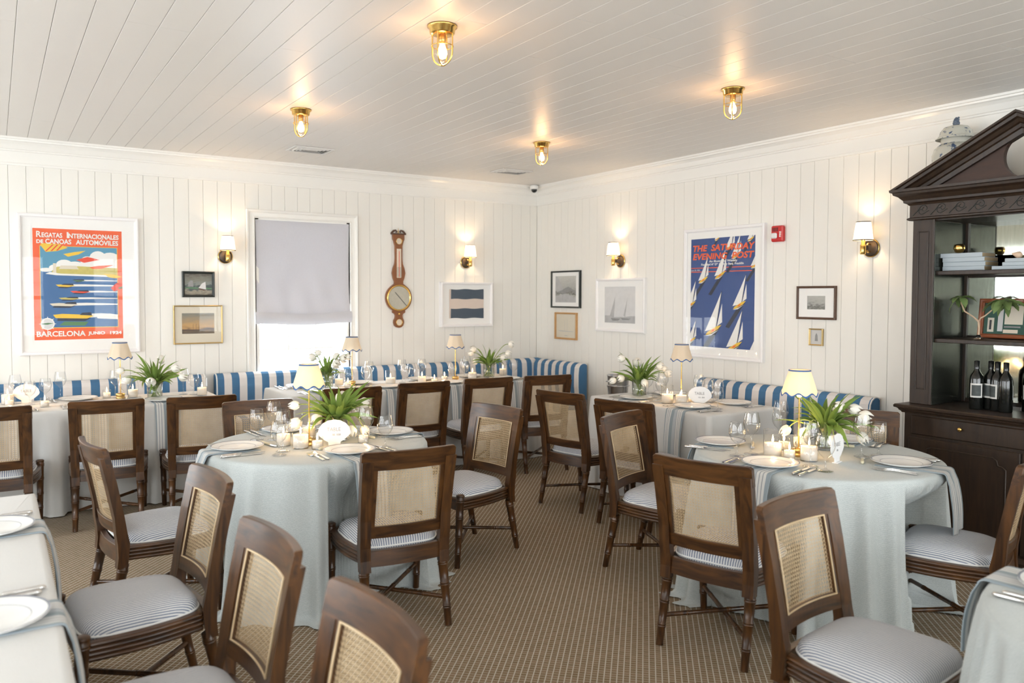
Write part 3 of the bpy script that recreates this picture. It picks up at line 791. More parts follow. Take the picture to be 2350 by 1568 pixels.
class Ink:
    """flat printed shapes given in 0..1 print coordinates, each layer a hair proud of the paper"""
    def __init__(s, pr_, box, py): s.p = pr_; s.b = box; s.py = py; s.k = 1
    def xy(s, u, v): return (s.b[0]+(s.b[1]-s.b[0])*u, s.b[2]+(s.b[3]-s.b[2])*v)
    def shape(s, name, pts, mat, lay=None, lim=(0, 1, 0, 1)):
        pts = clip(pts, lim[0], lim[1], lim[2], lim[3])
        if not pts: return
        lay = lay or s.k; s.k += .02
        s.i = getattr(s, 'i', 0)+1; y = s.py-.0003*lay-.00001*s.i; q = [s.xy(*p) for p in pts]
        if sum(q[i][0]*q[(i+1) % len(q)][1]-q[(i+1) % len(q)][0]*q[i][1] for i in range(len(q))) < 0: q = q[::-1]
        MB().add([(x, y, z) for x, z in q], [tuple(range(len(q)))]).build(name, mat, s.p)
    def rect(s, name, u0, u1, v0, v1, mat, lay=None): s.shape(name, [(u0, v0), (u1, v0), (u1, v1), (u0, v1)], mat, lay)
    def disc(s, name, u, v, ru, rv, mat, lay=None, n=20, lim=(0, 1, 0, 1)): s.shape(name, [(u+ru*math.cos(2*PI*i/n), v+rv*math.sin(2*PI*i/n)) for i in range(n)], mat, lay, lim)
    def text(s, body, u, v, size, mat, width, lay=5, bold=0.0, shear=0.0):
        x, z = s.xy(u, v); return text(body, size, mat, s.p, (x, s.py-.0003*lay-.0012, z), width*(s.b[1]-s.b[0]), bold, shear)

# red regatta poster
r, p_, bx, py = picture('poster', 'large white-framed red and blue motorboat regatta poster', 'A', -5.293, -4.372, 1.087, 2.278, .032, .038, 'frame_white', (.098, .122, .112, .106), 'paper_white', 'orange_ink', cat='poster')
k = Ink(p_, (bx[0]+.012, bx[1]-.012, bx[2]+.014, bx[3]-.014), py)
MB().box(bx[0], bx[1], py-.0006, py, bx[2], bx[2]+.014).box(bx[0], bx[1], py-.0006, py, bx[3]-.014, bx[3]).box(bx[0], bx[0]+.012, py-.0006, py, bx[2]+.014, bx[3]-.014).box(bx[1]-.012, bx[1], py-.0006, py, bx[2]+.014, bx[3]-.014).build('paper_margin', 'paper_white', p_)
PA = (.078, .94, .112, .842)
k.rect('gold_border', PA[0]-.006, PA[1]+.006, PA[2]-.006, PA[3]+.004, 'yellow_ink', 1)
k.rect('sea', PA[0], PA[1], PA[2], .612, 'blue_ink', 2); k.rect('sky', PA[0], PA[1], .612, PA[3], 'sky_ink', 2)
for u, v, ru, rv in ((.72, .74, .10, .07), (.60, .71, .08, .05), (.86, .71, .14, .09), (.34, .68, .09, .045), (.24, .65, .07, .03), (.46, .66, .12, .05), (.70, .66, .2, .06), (.14, .63, .07, .018)):
    k.disc('cloud', u, v, ru, rv, 'white_ink', 3, lim=(PA[0], PA[1], .612, PA[3]))
k.shape('shore', [(.20, .592), (.94, .585), (.94, .655), (.50, .668), (.26, .66), (.20, .62)], 'olive_ink', 4)
k.shape('building', [(.28, .64), (.50, .64), (.47, .672), (.30, .672)], 'paper_cream', 5); k.rect('tower', .215, .25, .60, .69, 'paper_cream', 5)
k.shape('surf', [(.13, .595), (.25, .583), (.94, .572), (.94, .588), (.30, .598), (.18, .612)], 'white_ink', 6)
for v, u0, u1, h_, mt in ((.536, .43, .58, .016, 'green_ink'), (.490, .24, .46, .024, 'yellow_ink'), (.434, .40, .63, .020, 'red_ink'), (.373, .27, .51, .020, 'olive_ink'), (.318, .17, .49, .030, 'paper_cream'), (.212, .205, .66, .045, 'yellow_ink')):
    k.shape('wake', [(u1-.05, v-h_*.3), (.94, v-h_*.1), (.94, v+h_*.25), (u1+.1, v+h_*.55), (u1-.02, v+h_*.5)], 'white_ink', 4)
    k.shape('reflection', [(u0+.1*(u1-u0), v-h_*.9), (u1-.1, v-h_*1.0), (u1-.03, v-h_*.4), (u0+.05, v-h_*.4)], 'shadow_ink', 4)
    k.shape('hull', [(u0, v+h_*.3), (u0+.03, v-h_*.35), (u1-.08, v-h_*.5), (u1, v), (u1-.04, v+h_*.25), (u0+.1, v+h_*.5)], mt, 5)
    k.shape('crew', [(u1-.16, v+h_*.25), (u1-.02, v+h_*.1), (u1-.03, v+h_*.8), (u1-.13, v+h_*.7)], 'shadow_ink', 6)
k.shape('surf', [(.70, .19), (.94, .18), (.94, .222), (.84, .235), (.70, .212)], 'white_ink', 5)
k.shape('reflection', [(.27, .13), (.56, .125), (.60, .16), (.33, .165)], 'green_ink', 4)
for pts, mt in (([(.08, .852), (.14, .79), (.26, .80), (.38, .832), (.30, .862), (.10, .868)], 'yellow_ink'), ([(.33, .775), (.45, .795), (.58, .81), (.50, .775), (.38, .752)], 'yellow_ink'), ([(.47, .725), (.60, .755), (.74, .73), (.56, .70)], 'red_ink'), ([(.62, .66), (.72, .675), (.90, .685), (.76, .648), (.66, .645)], 'orange_ink'), ([(.78, .603), (.90, .597), (1.0, .575), (.92, .562), (.84, .57)], 'yellow_ink'), ([(.93, .518), (1.0, .512), (1.06, .498), (1.03, .475), (.90, .44), (.86, .47)], 'red_ink'), ([(.95, .475), (1.01, .49), (1.05, .48), (.96, .462)], 'green_ink')):
    k.shape('pennant', pts, mt, 7)
for q in range(3): k.shape('pennant_stripe', [(.13+q*.06, .795+q*.004), (.15+q*.06, .797+q*.004), (.23+q*.05, .858), (.21+q*.05, .858)], 'red_ink', 8)
k.disc('emblem', .145, .145, .076, .054, 'white_ink', 8); k.disc('emblem_disc', .145, .145, .064, .045, 'pale_ink', 9); k.shape('emblem_wing', [(.06, .145), (.15, .155), (.21, .15), (.14, .138)], 'green_ink', 10)
for q in range(8):
    a = q*PI/4; c_, s_ = math.cos(a), math.sin(a); k.shape('emblem_spoke', [(.145+c_*.075-s_*.005, .145+s_*.054+c_*.004), (.145+c_*.096, .145+s_*.068), (.145+c_*.075+s_*.005, .145+s_*.054-c_*.004)], 'white_ink', 8)
B_ = .0016
k.text('R', .035, .922, .070, 'white_ink', .055, bold=B_); k.text('EGATAS', .095, .922, .054, 'white_ink', .225, bold=B_)
k.text('I', .365, .922, .070, 'white_ink', .02, bold=B_); k.text('NTERNACIONALES', .39, .922, .054, 'white_ink', .57, bold=B_)
k.text('DE', .038, .868, .042, 'white_ink', .075, bold=B_); k.text('CANOAS', .135, .866, .056, 'white_ink', .285, bold=B_); k.text('AUTOM\u00d3VILES', .475, .866, .056, 'white_ink', .485, bold=B_)
k.text('BARCELONA', .02, .032, .062, 'white_ink', .54, bold=B_); k.text('JUNIO', .60, .042, .036, 'white_ink', .195, bold=B_); k.text('1924', .835, .042, .036, 'white_ink', .135, bold=B_)

# blue sailboat magazine poster
r, p_, bx, py = picture('poster', 'large white-framed navy poster of white racing sailboats', 'B', -2.44, -3.36, 1.037, 2.218, .034, .038, 'frame_white', (.078, .104, .100, .094), 'paper_white', 'navy_ink', cat='poster')
k = Ink(p_, bx, py)
def boat(u, v, s_, mirror=1):
    s_ *= .74
    sh_ = [(u-.02*s_, v-.01*s_), (u-.55*s_, v-.52*s_), (u-.40*s_, v-.55*s_), (u+.25*s_, v+.08*s_)]
    k.shape('boat_shadow', sh_, 'shadow_ink', 1.5)
    k.shape('hull', [(u-.24*s_, v-.085*s_), (u-.10*s_, v-.065*s_), (u+.16*s_, v+.035*s_), (u+.28*s_, v+.12*s_), (u+.08*s_, v+.085*s_), (u-.18*s_, v-.025*s_)], 'yellow_ink', 3)
    k.shape('wash', [(u-.26*s_, v-.10*s_), (u-.05*s_, v-.085*s_), (u+.2*s_, v+.03*s_), (u-.02*s_, v-.05*s_)], 'white_ink', 2.5)
    k.shape('mainsail', [(u-.26*s_, v-.01*s_), (u-.06*s_, v+.02*s_), (u+.10*s_, v+.085*s_), (u+.20*s_, v+.42*s_), (u+.27*s_, v+.74*s_), (u+.08*s_, v+.46*s_)], 'white_ink', 4)
    k.shape('jib', [(u+.13*s_, v+.09*s_), (u+.30*s_, v+.17*s_), (u+.29*s_, v+.52*s_)], 'white_ink', 4)
    k.shape('mast', [(u+.105*s_, v+.085*s_), (u+.125*s_, v+.09*s_), (u+.285*s_, v+.75*s_), (u+.268*s_, v+.745*s_)], 'shadow_ink', 5)
    k.shape('hull_deck', [(u-.08*s_, v-.025*s_), (u+.02*s_, v-.005*s_), (u+.10*s_, v+.045*s_), (u, v+.03*s_)], 'orange_ink', 5)
tt = dict(bold=.0024, shear=.18)
k.text('THE  SATURDAY', .02, .885, .077, 'orange_ink', .965, lay=2, **tt); k.text('EVENING  POST', .025, .808, .077, 'orange_ink', .955, lay=2, **tt)
k.text('An Illustrated Weekly', .30, .780, .026, 'white_ink', .44, lay=2, bold=.0006); k.text('Founded A\u00ba D\u00ba 1728 by Benj. Franklin', .17, .752, .026, 'white_ink', .66, lay=2, bold=.0006)
k.rect('rule_line', 0, 1, .726, .733, 'orange_ink', 2); k.rect('rule_line', 0, 1, .690, .697, 'orange_ink', 2)
k.text('June 25, 1932', .01, .703, .018, 'white_ink', .14, lay=2)
for a in ((.20, .615, .40), (.47, .655, .44), (.62, .905, .34), (.71, .825, .36), (.77, .385, .50), (.37, .150, .66), (.70, .015, .60), (1.0, .735, .34), (.0, .385, .42), (.93, .965, .26), (1.0, -.02, .40), (.02, .05, .36), (.42, .985, .20)): boat(*a)

# small pictures
r, p_, bx, py = picture('picture', 'small black-framed stormy seascape under the left sconce', 'A', -4.008, -3.722, 1.578, 1.818, .022, .03, 'frame_black', None, None, 'storm_paint', glass=False)
k = Ink(p_, bx, py)
k.shape('sail', [(.50, .32), (.78, .26), (.76, .62), (.64, .55)], 'pale_ink', 1); k.shape('hull', [(.48, .33), (.60, .30), (.78, .22), (.70, .20), (.55, .24)], 'frame_brown', 2)
k.shape('far_ship', [(.12, .40), (.32, .38), (.30, .66), (.22, .68), (.14, .58)], 'grey_ink', 1); k.shape('sea', [(0, .36), (1, .33), (1, .27), (0, .31)], 'green_ink', .5)
r, p_, bx, py = picture('picture', 'gold-framed sunset harbour picture with a wide beige mat', 'A', -4.088, -3.652, 1.142, 1.502, .013, .024, 'frame_gold', (.075, .074, .096, .073), 'paper_cream', 'sunset_paint')
k = Ink(p_, bx, py); k.shape('hills', [(0, .22), (.55, .20), (.75, .30), (1, .26), (1, .16), (0, .15)], 'frame_brown', 1)
for u in (.34, .43, .52): k.rect('mast', u, u+.008, .2, .48, 'frame_brown', 2)
# framed striped flag
r, p_, bx, py = picture('picture', 'white box frame holding a navy and blush striped flag', 'A', -1.325, -.652, 1.249, 1.75, .030, .055, 'frame_white', None, None, 'paper_white')
k = Ink(p_, (-.21, .225, -.155, .170), py+.0); q = []
for v0, v1, mt in ((.665, 1.0, 'flag_navy'), (.335, .665, 'flag_blush'), (0, .335, 'flag_navy')):
    n_ = 14; pts = [(i/n_, v0+.012*math.sin(i*.8+v0*9)) for i in range(n_+1)]+[(i/n_, v1+.012*math.sin(i*.8+v1*9)) for i in range(n_, -1, -1)]
    MB().poly([k.xy(*a) for a in pts], py-.004, py-.002).build('flag_stripe', mt, p_)
MB().poly([k.xy(*a) for a in ((-.03, 0), (.01, 0), (.02, 1.0), (-.03, 1.0))], py-.0048, py-.003).build('flag_hem', 'flag_blush', p_)
# right wall pictures
r, p_, bx, py = picture('picture', 'black-framed black and white yacht photograph with a white mat', 'B', -.325, -.863, 1.462, 1.884, .018, .03, 'frame_black', (.075, .079, .062, .060), 'paper_white', 'photo_paint')
k = Ink(p_, bx, py); k.shape('sail', [(0, .45), (.0, 1), (.08, 1), (.40, .48), (.1, .38)], 'midgrey_ink', 1); k.shape('hull', [(0, .38), (.45, .34), (.75, .44), (1, .30), (1, .42), (.62, .60), (.3, .46)], 'grey_ink', 2); k.shape('sea', [(0, 0), (1, 0), (1, .2), (.5, .34), (0, .24)], 'midgrey_ink', 1)
r, p_, bx, py = picture('picture', 'small tan-framed yacht drawing on yellowed paper', 'B', -.394, -.800, 1.102, 1.410, .020, .025, 'frame_tan', None, None, 'paper_cream')
k = Ink(p_, bx, py)
for u, v0, v1 in ((.42, .28, .74), (.55, .28, .80)): k.rect('drawn_mast', u, u+.008, v0, v1, 'midgrey_ink', 1)
k.shape('drawn_hull', [(.08, .30), (.9, .28), (.8, .265), (.2, .265)], 'midgrey_ink', 1); k.rect('drawn_title', .42, .58, .08, .10, 'midgrey_ink', 1)
r, p_, bx, py = picture('picture', 'white-framed grey photograph of two sailing yachts', 'B', -1.148, -1.91, 1.226, 1.784, .030, .035, 'frame_white', (.135, .150, .092, .088), 'paper_white', 'pale_ink')
k = Ink(p_, bx, py); k.rect('sea', 0, 1, 0, .20, 'midgrey_ink', 1)
k.shape('sail', [(.30, .16), (.66, .17), (.47, .87), (.36, .80)], 'pale_ink', 2); k.shape('sail', [(.16, .16), (.31, .16), (.35, .74)], 'midgrey_ink', 2)
k.shape('sail', [(.68, .17), (.98, .22), (.78, .72)], 'pale_ink', 2); k.shape('sail', [(.62, .2), (.68, .2), (.75, .70)], 'midgrey_ink', 2)
k.shape('hull', [(.20, .13), (.52, .12), (.44, .06), (.26, .06)], 'grey_ink', 3); k.shape('hull', [(.54, .14), (.86, .13), (.78, .09), (.58, .09)], 'grey_ink', 3)
r, p_, bx, py = picture('picture', 'dark brown-framed small harbour engraving with a wide white mat', 'B', -3.675, -4.028, 1.417, 1.682, .018, .022, 'frame_brown', (.095, .095, .080, .078), 'paper_white', 'photo_paint')
r, p_, bx, py = picture('picture', 'tiny brown-framed print of a ship, smallest picture on the right wall', 'B', -3.793, -3.918, 1.210, 1.345, .011, .018, 'frame_gold', None, None, 'paper_cream')
k = Ink(p_, bx, py); k.shape('ship', [(.36, .22), (.64, .22), (.60, .62), (.50, .80), (.40, .62)], 'grey_ink', 1)

# banjo barometer
r = thing('barometer', 'antique wooden banjo barometer hanging right of the window', 'barometer', (-1.825, 0, 1.573))
prof = [(.622, .066), (.560, .066), (.545, .058), (.49, .042), (.36, .040), (.30, .046), (.25, .066), (.20, .076), (.15, .066), (.11, .050), (.085, .052), (.07, .074), (.060, .078)]
prof = [(z+.0, h) for z, h in prof]
out = [(h, z+.085) for z, h in prof]
arc = [(.152*math.cos(a), .152*math.sin(a)) for a in [R(62)-i*R(124)/18 for i in range(19)]]
low = [(.074, -.150), (.070, -.160), (.048, -.172), (.040, -.190), (.044, -.215), (.058, -.240), (.060, -.268), (.050, -.298), (.028, -.316), (.0, -.322)]
right = [(x, z-.02) for x, z in out]+arc+low
full = right+[(-x, z) for x, z in right[::-1] if x > 0]
MB().poly(full, -.030, -.002).build('case', 'baro_wood', r)
mb = MB()
for s in (-1, 1):
    mb.tube([(s*.085, -.016, .682), (s*.075, -.016, .695), (s*.055, -.016, .715), (s*.030, -.016, .722), (s*.018, -.016, .708), (s*.028, -.016, .698)], [.010, .011, .011, .009, .008, .007], 8)
mb.bbox(-.086, .086, -.034, -.002, .676, .690, .003); mb.build('scroll_pediment', 'frame_brown', r)
MB().lathe([(.006, 0), (.004, .02), (.002, .045), (.0001, .06)], 8, 0, -.016, .69).build('finial', 'brass', r)
def dial(parent, z, rad, nm, mt, rim='brass'):
    mb = MB(); prof_ = [(rad*.86, 0), (rad*.9, .010), (rad*.97, .012), (rad, .004), (rad, 0)]
    mb.lathe([(a, b_) for a, b_ in prof_], 32); bz = mb.build(nm+'_bezel', rim, parent, (0, -.030, z), (PI/2, 0, 0))
    mb = MB(); mb.lathe([(.0001, .003), (rad*.87, .003)], 32); mb.build(nm+'_face', mt, parent, (0, -.030, z), (PI/2, 0, 0)); return bz
big = dial(r, 0, .142, 'dial', 'dial_silver'); dial(r, .605, .036, 'hygrometer', 'dial_cream'); dial(r, -.262, .038, 'level', 'dial_cream')
mb = MB(); mb.poly([(-.05, .058), (-.046, .062), (.088, -.082), (.084, -.086)], -.0365, -.0355); mb.build('needle', 'dark_ink', r)
for i in range(24):
    a = 2*PI*i/24; MB().poly([(.100*math.cos(a)-.001, .100*math.sin(a)-.001), (.112*math.cos(a)-.001, .112*math.sin(a)-.001), (.112*math.cos(a)+.001, .112*math.sin(a)+.001), (.100*math.cos(a)+.001, .100*math.sin(a)+.001)], -.0342, -.0332).build('tick_mark', 'grey_ink', big, (0, .030, 0)).matrix_parent_inverse = big.matrix_basis.inverted()
MB().bbox(-.026, .026, -.036, -.028, .215, .525, .003).build('thermometer_scale', 'dial_cream', r); MB().bbox(-.026, .026, -.0365, -.0355, .222, .33, .001).build('thermometer_plate', 'dial_silver', r)
MB().tube([(0, -.038, .225), (0, -.038, .50)], .003, 6).build('thermometer_tube', 'red_ink', r)
MB().lathe([(.011, 0), (.012, .008), (.006, .012), (.0001, .013)], 12).build('set_knob', 'brass', r, (0, -.030, -.172), (PI/2, 0, 0))

# fire alarm
r = thing('fire_alarm', 'red fire alarm strobe right of the blue sailboat poster', 'fire alarm', (0, -3.489, 2.117), R(-90))
MB().bbox(-.058, .058, -.045, 0, -.066, .066, .010).build('housing', 'alarm_red', r)
MB().bbox(-.045, .012, -.062, -.044, -.040, .006, .008).build('strobe_lens', 'porcelain', r)
mb = MB()
for i in range(5): mb.box(-.040+i*.012, -.034+i*.012, -.0462, -.0448, .018, .050)
o = mb.build('speaker_grille', 'black_trim', r); o['kind'] = 'stuff'
text('FIRE', .026, 'white_ink', r, (.046, -.0458, -.030), rot=(PI/2, -PI/2, 0), bold=.0006)
# security camera
r = thing('security_camera', 'small white dome security camera under the ceiling in the corner', 'camera', (-.16, -.17, 2.874))
MB().lathe([(.0001, .012), (.045, .012), (.050, .0), (.048, -.03), (.036, -.035)], 24).build('base', 'plastic_white', r)
MB().ball((0, 0, -.040), .034, 20).build('lens_dome', 'plastic_black', r)

# ceiling vents
def make_vent():
    r = thing('ceiling_vent', 'x', 'vent'); w_, h_ = .36, .27
    mb = MB()
    for o0, o1, z0, z1 in ((0, .022, -.010, 0), ):
        mb.bbox(-w_/2, w_/2, -h_/2, -h_/2+.024, z0, z1, .003); mb.bbox(-w_/2, w_/2, h_/2-.024, h_/2, z0, z1, .003)
        mb.bbox(-w_/2, -w_/2+.024, -h_/2+.024, h_/2-.024, z0, z1, .003); mb.bbox(w_/2-.024, w_/2, -h_/2+.024, h_/2-.024, z0, z1, .003)
    mb.build('frame', 'vent_white', r); MB().box(-w_/2+.02, w_/2-.02, -h_/2+.02, h_/2-.02, -.0015, -.0005).build('duct', 'duct_grey', r)
    for i in range(4):
        o = .034+i*.025; x, y = w_/2-o, h_/2-o; mb = MB()
        if y < .01: break
        secs = []
        for sx, sy in ((-1, -1), (1, -1), (1, 1), (-1, 1), (-1, -1)): secs.append([(sx*x, sy*y, -.002), (sx*(x-.004), sy*(y-.004), -.002), (sx*(x-.016), sy*(y-.016), -.013), (sx*(x-.012), sy*(y-.012), -.013)])
        mb.sweep(None, secs, caps=False); mb.build('louvre', 'vent_white', r)
    return r
vent = Proto(make_vent)
vent((-3.09, -.90, ZC-.001), 0, 'white ceiling vent above the window', 'ceiling vents'); vent((-.94, -.875, ZC-.001), 0, 'white ceiling vent nearest the room corner', 'ceiling vents')

# brass bulkhead ceiling lights
CL_W = 4.4
def make_ceiling_light():
    r = thing('ceiling_light', 'x', 'ceiling light')
    MB().lathe([(.0001, 0), (.072, 0), (.072, -.008), (.062, -.014), (.060, -.036), (.050, -.042), (.0001, -.042)], 32).build('mount', 'brass', r)
    gl = [(.043, -.042), (.043, -.125)]+[(.043*math.cos(a), -.125-.050*math.sin(a)) for a in [i*PI/16 for i in range(1, 9)]]
    MB().lathe([(max(a, .0005), b_) for a, b_ in gl], 24).build('glass_jar', 'lamp_glass', r)
    cg = []
    for q in range(4):
        a = q*PI/2+.35; c_, s_ = math.cos(a), math.sin(a); path = [(.053, -.030), (.053, -.125)]+[(.053*math.cos(t), -.125-.062*math.sin(t)) for t in [i*PI/16 for i in range(1, 9)]]
        MB().tube([(p*c_, p*s_, z) for p, z in path], .0038, 6).build('cage_bar', 'brass', r)
    MB().tube([(.053*math.cos(a), .053*math.sin(a), -.096) for a in [i*2*PI/24 for i in range(25)]], .0024, 6, cap=False).build('cage_ring', 'brass', r)
    MB().lathe([(.0001, -.042), (.018, -.042), (.018, -.070), (.014, -.082), (.0001, -.082)], 16).build('lamp_socket', 'brass_dull', r)
    mb = MB(); mb.lathe([(.010, -.080), (.013, -.095), (.022, -.115), (.024, -.132), (.018, -.150), (.0005, -.158)], 16); mb.build('bulb', 'bulb', r)
    l = bpy.data.lights.new('ceiling_lamp_light', 'POINT'); l.energy = CL_W; l.color = (1.0, .56, .26); l.shadow_soft_size = .03
    put('lamp_light', l, r, (0, 0, -.172)); return r
clight = Proto(make_ceiling_light)
for x, y, lb in ((-3.64, -4.365, 'brass caged ceiling light nearest the camera'), (-3.65, -2.32, 'brass caged ceiling light on the left above the window'), (-1.585, -4.355, 'brass caged ceiling light on the right nearest the cabinet'), (-1.57, -2.29, 'brass caged ceiling light nearest the room corner')):
    clight((x, y, ZC), .3, lb, 'brass ceiling lights')

# wall sconces
SC_W = 4.4
def make_sconce():
    r = thing('wall_sconce', 'x', 'sconce')
    MB().lathe([(.0001, .016), (.050, .016), (.062, .012), (.064, 0)], 32).build('backplate', 'bronze_dark', r, (0, 0, 0), (PI/2, 0, 0))
    MB().lathe([(.064, 0), (.069, .002), (.069, .009), (.063, .011)], 32).build('backplate_rim', 'brass', r, (0, 0, 0), (PI/2, 0, 0))
    path = [(0, -.012, -.026), (0, -.045, -.032), (0, -.055, -.022), (0, -.055, .022), (0, -.045, .032), (0, -.012, .026)]
    MB().tube(path, .007, 8).build('bracket', 'brass', r); MB().bbox(-.014, .014, -.085, -.055, -.018, .018, .004).build('knuckle', 'bronze_dark', r)
    MB().lathe([(.0001, -.050), (.018, -.050), (.021, -.045), (.021, .018), (.014, .024), (.014, .058), (.0001, .058)], 20, 0, -.105).build('candle_cup', 'brass', r)
    mb = MB(); mb.lathe([(.070, .052), (.050, .186)], 40, 0, -.105); mb.build('shade', 'shade_white', r)
    for rr, z, nm in ((.0705, .053, 'lower_trim'), (.0505, .186, 'upper_trim')):
        MB().lathe([(rr+.001, z-.003), (rr+.0015, z), (rr, z+.004)], 40, 0, -.105).build(nm, 'black_trim', r)
    MB().lathe([(.008, .06), (.012, .085), (.010, .11), (.0005, .125)], 12, 0, -.105).build('bulb', 'bulb', r)
    l = bpy.data.lights.new('sconce_light', 'POINT'); l.energy = SC_W; l.color = (1.0, .68, .38); l.shadow_soft_size = .02
    put('lamp_light', l, r, (0, -.105, .135)); return r
sconce = Proto(make_sconce)
for wl, u, z, lb in (('A', -3.617, 1.965, 'lit brass wall sconce left of the window'), ('A', -.985, 1.975, 'lit brass wall sconce above the striped flag frame'), ('B', -1.515, 1.962, 'lit brass wall sconce above the two-yacht photograph'), ('B', -4.305, 1.96, 'lit brass wall sconce beside the dark cabinet')):
    lc, rz = wall_loc(wl, u, z); sconce(lc, rz, lb, 'wall sconces')

# ------------------------------------------------------------------ tableware makers
def make_plate():
    r = thing('dinner_plate', 'x', 'plate')
    MB().lathe([(.0001, .006), (.085, .006), (.098, .011), (.134, .019), (.138, .0195), (.138, .017), (.100, .005), (.080, .0), (.0001, 0)], 40).build('plate_body', 'porcelain', r)
    MB().lathe([(.1315, .0192), (.1345, .0199), (.1375, .0203)], 48).build('rim_line', 'plate_line', r)
    MB().lathe([(.094, .0102), (.0955, .0108)], 48).build('inner_line', 'plate_line', r)
    return r
plate = Proto(make_plate)
def bent(mb, prof, n=1):                            # prof: list of (y, half width, z, thickness)
    secs = [[(-w_, y, z), (w_, y, z), (w_*.8, y, z+t), (-w_*.8, y, z+t)] for y, w_, z, t in prof]; mb.sweep(None, secs)
def make_fork():
    r = thing('fork', 'x', 'fork')
    mb = MB(); bent(mb, [(-.098, .006, .003, .003), (-.085, .0085, .003, .0035), (-.03, .005, .006, .003), (.01, .0035, .008, .003), (.035, .004, .006, .0025), (.046, .011, .003, .002), (.058, .012, .002, .002)]); mb.build('handle', 'silver', r)
    for i in range(4):
        x = -.0096+i*.0064; mb = MB(); mb.sweep(None, [[(x-a, y, z), (x+a, y, z), (x+a, y, z+.0016), (x-a, y, z+.0016)] for y, a, z in ((.056, .0022, .002), (.080, .0017, .003), (.102, .0010, .008))]); mb.build('tine', 'silver', r)
    return r
def make_knife():
    r = thing('table_knife', 'x', 'knife')
    MB().tube([(0, y, .007) for y in (-.115, -.112, -.10, -.05, -.015, -.01)], [.003, .0062, .007, .0058, .0062, .004], 8).build('handle', 'silver', r)
    mb = MB(); mb.sweep(None, [[(-a, y, z), (b_, y, z+.001), (b_, y, z+.0024), (-a, y, z+.003)] for y, a, b_, z in ((-.012, .005, .005, .004), (.01, .007, .007, .003), (.08, .007, .008, .002), (.105, .006, .003, .002), (.115, .001, -.0005, .002))]); mb.build('blade', 'silver', r)
    return r
def make_spreader():
    r = thing('butter_knife', 'x', 'knife')
    MB().tube([(0, y, .008) for y in (-.09, -.087, -.07, -.02, .005)], [.004, .0075, .0085, .007, .006], 8).build('handle', 'ivory', r)
    mb = MB(); mb.sweep(None, [[(-a, y, .003), (a, y, .003), (a, y, .0055), (-a, y, .0055)] for y, a in ((.004, .006), (.03, .009), (.06, .010), (.078, .004))]); mb.build('blade', 'silver', r)
    return r
fork, knife, spreader = Proto(make_fork), Proto(make_knife), Proto(make_spreader)
def glass_maker(h_, rb, bowl):
    def f():
        r = thing('wine_glass', 'x', 'wine glass')
        prof = [(.0005, .0015), (rb*.9, .002), (rb, .004), (rb*.8, .007), (.010, .012), (.0042, .022), (.0035, bowl*.6), (.0040, bowl-.008), (.012, bowl+.006)]
        top = [(.030, bowl+.022), (.041, bowl+.045), (.0435, bowl+.060), (.041, bowl+.085), (.034, h_)]
        MB().lathe(prof, 20).build('stem', 'glass', r); MB().lathe([(.012, bowl+.006)]+top, 24).build('bowl', 'glass', r)
        MB().lathe([(.0338, h_-.0008), (.0346, h_), (.0338, h_+.0008)], 24).build('rim', 'glass_rim', r); return r
    return Proto(f)
thin_glass('glass_rim', (.9, .92, .93), 1.5, base=.15)
gtall = glass_maker(.222, .038, .100); gshort = glass_maker(.178, .037, .062)
CANDLE_W = .42
def candle_maker(rg, hg, hw_, thick=.003, name='candle', light=True, power=1.0):
    def f():
        r = thing(name, 'x', 'candle')
        MB().lathe([(.0005, .0), (rg*.96, .0), (rg, .004), (rg, hg), (rg-thick, hg+.001), (rg-thick, hg-.003)], 28).build('glass_holder', 'candle_glass', r)
        MB().lathe([(.0005, .007), (rg-thick-.001, .007), (rg-thick-.001, hw_), (rg*.7, hw_-.003), (.0005, hw_-.004)], 28).build('wax', 'wax', r)
        MB().tube([(0, 0, hw_-.005), (0, .001, hw_+.008)], .0010, 5).build('wick', 'candle_wick', r)
        MB().lathe([(.0005, hw_+.003), (.0056, hw_+.012), (.0050, hw_+.021), (.0022, hw_+.034), (.0003, hw_+.044)], 10).build('flame', 'flame', r)
        if light:
            l = bpy.data.lights.new('candle_light', 'POINT'); l.energy = CANDLE_W*power; l.color = (1.0, .58, .25); l.shadow_soft_size = .008
            put('flame_light', l, r, (0, 0, hw_+.052))
        return r
    return Proto(f)
votive = candle_maker(.031, .068, .045); pillar = candle_maker(.044, .085, .075, .002, 'candle', power=1.4); hurricane = candle_maker(.040, .145, .066, .0025, 'candle', power=1.2); wide = candle_maker(.047, .140, .072, .0025, 'candle', power=1.4)

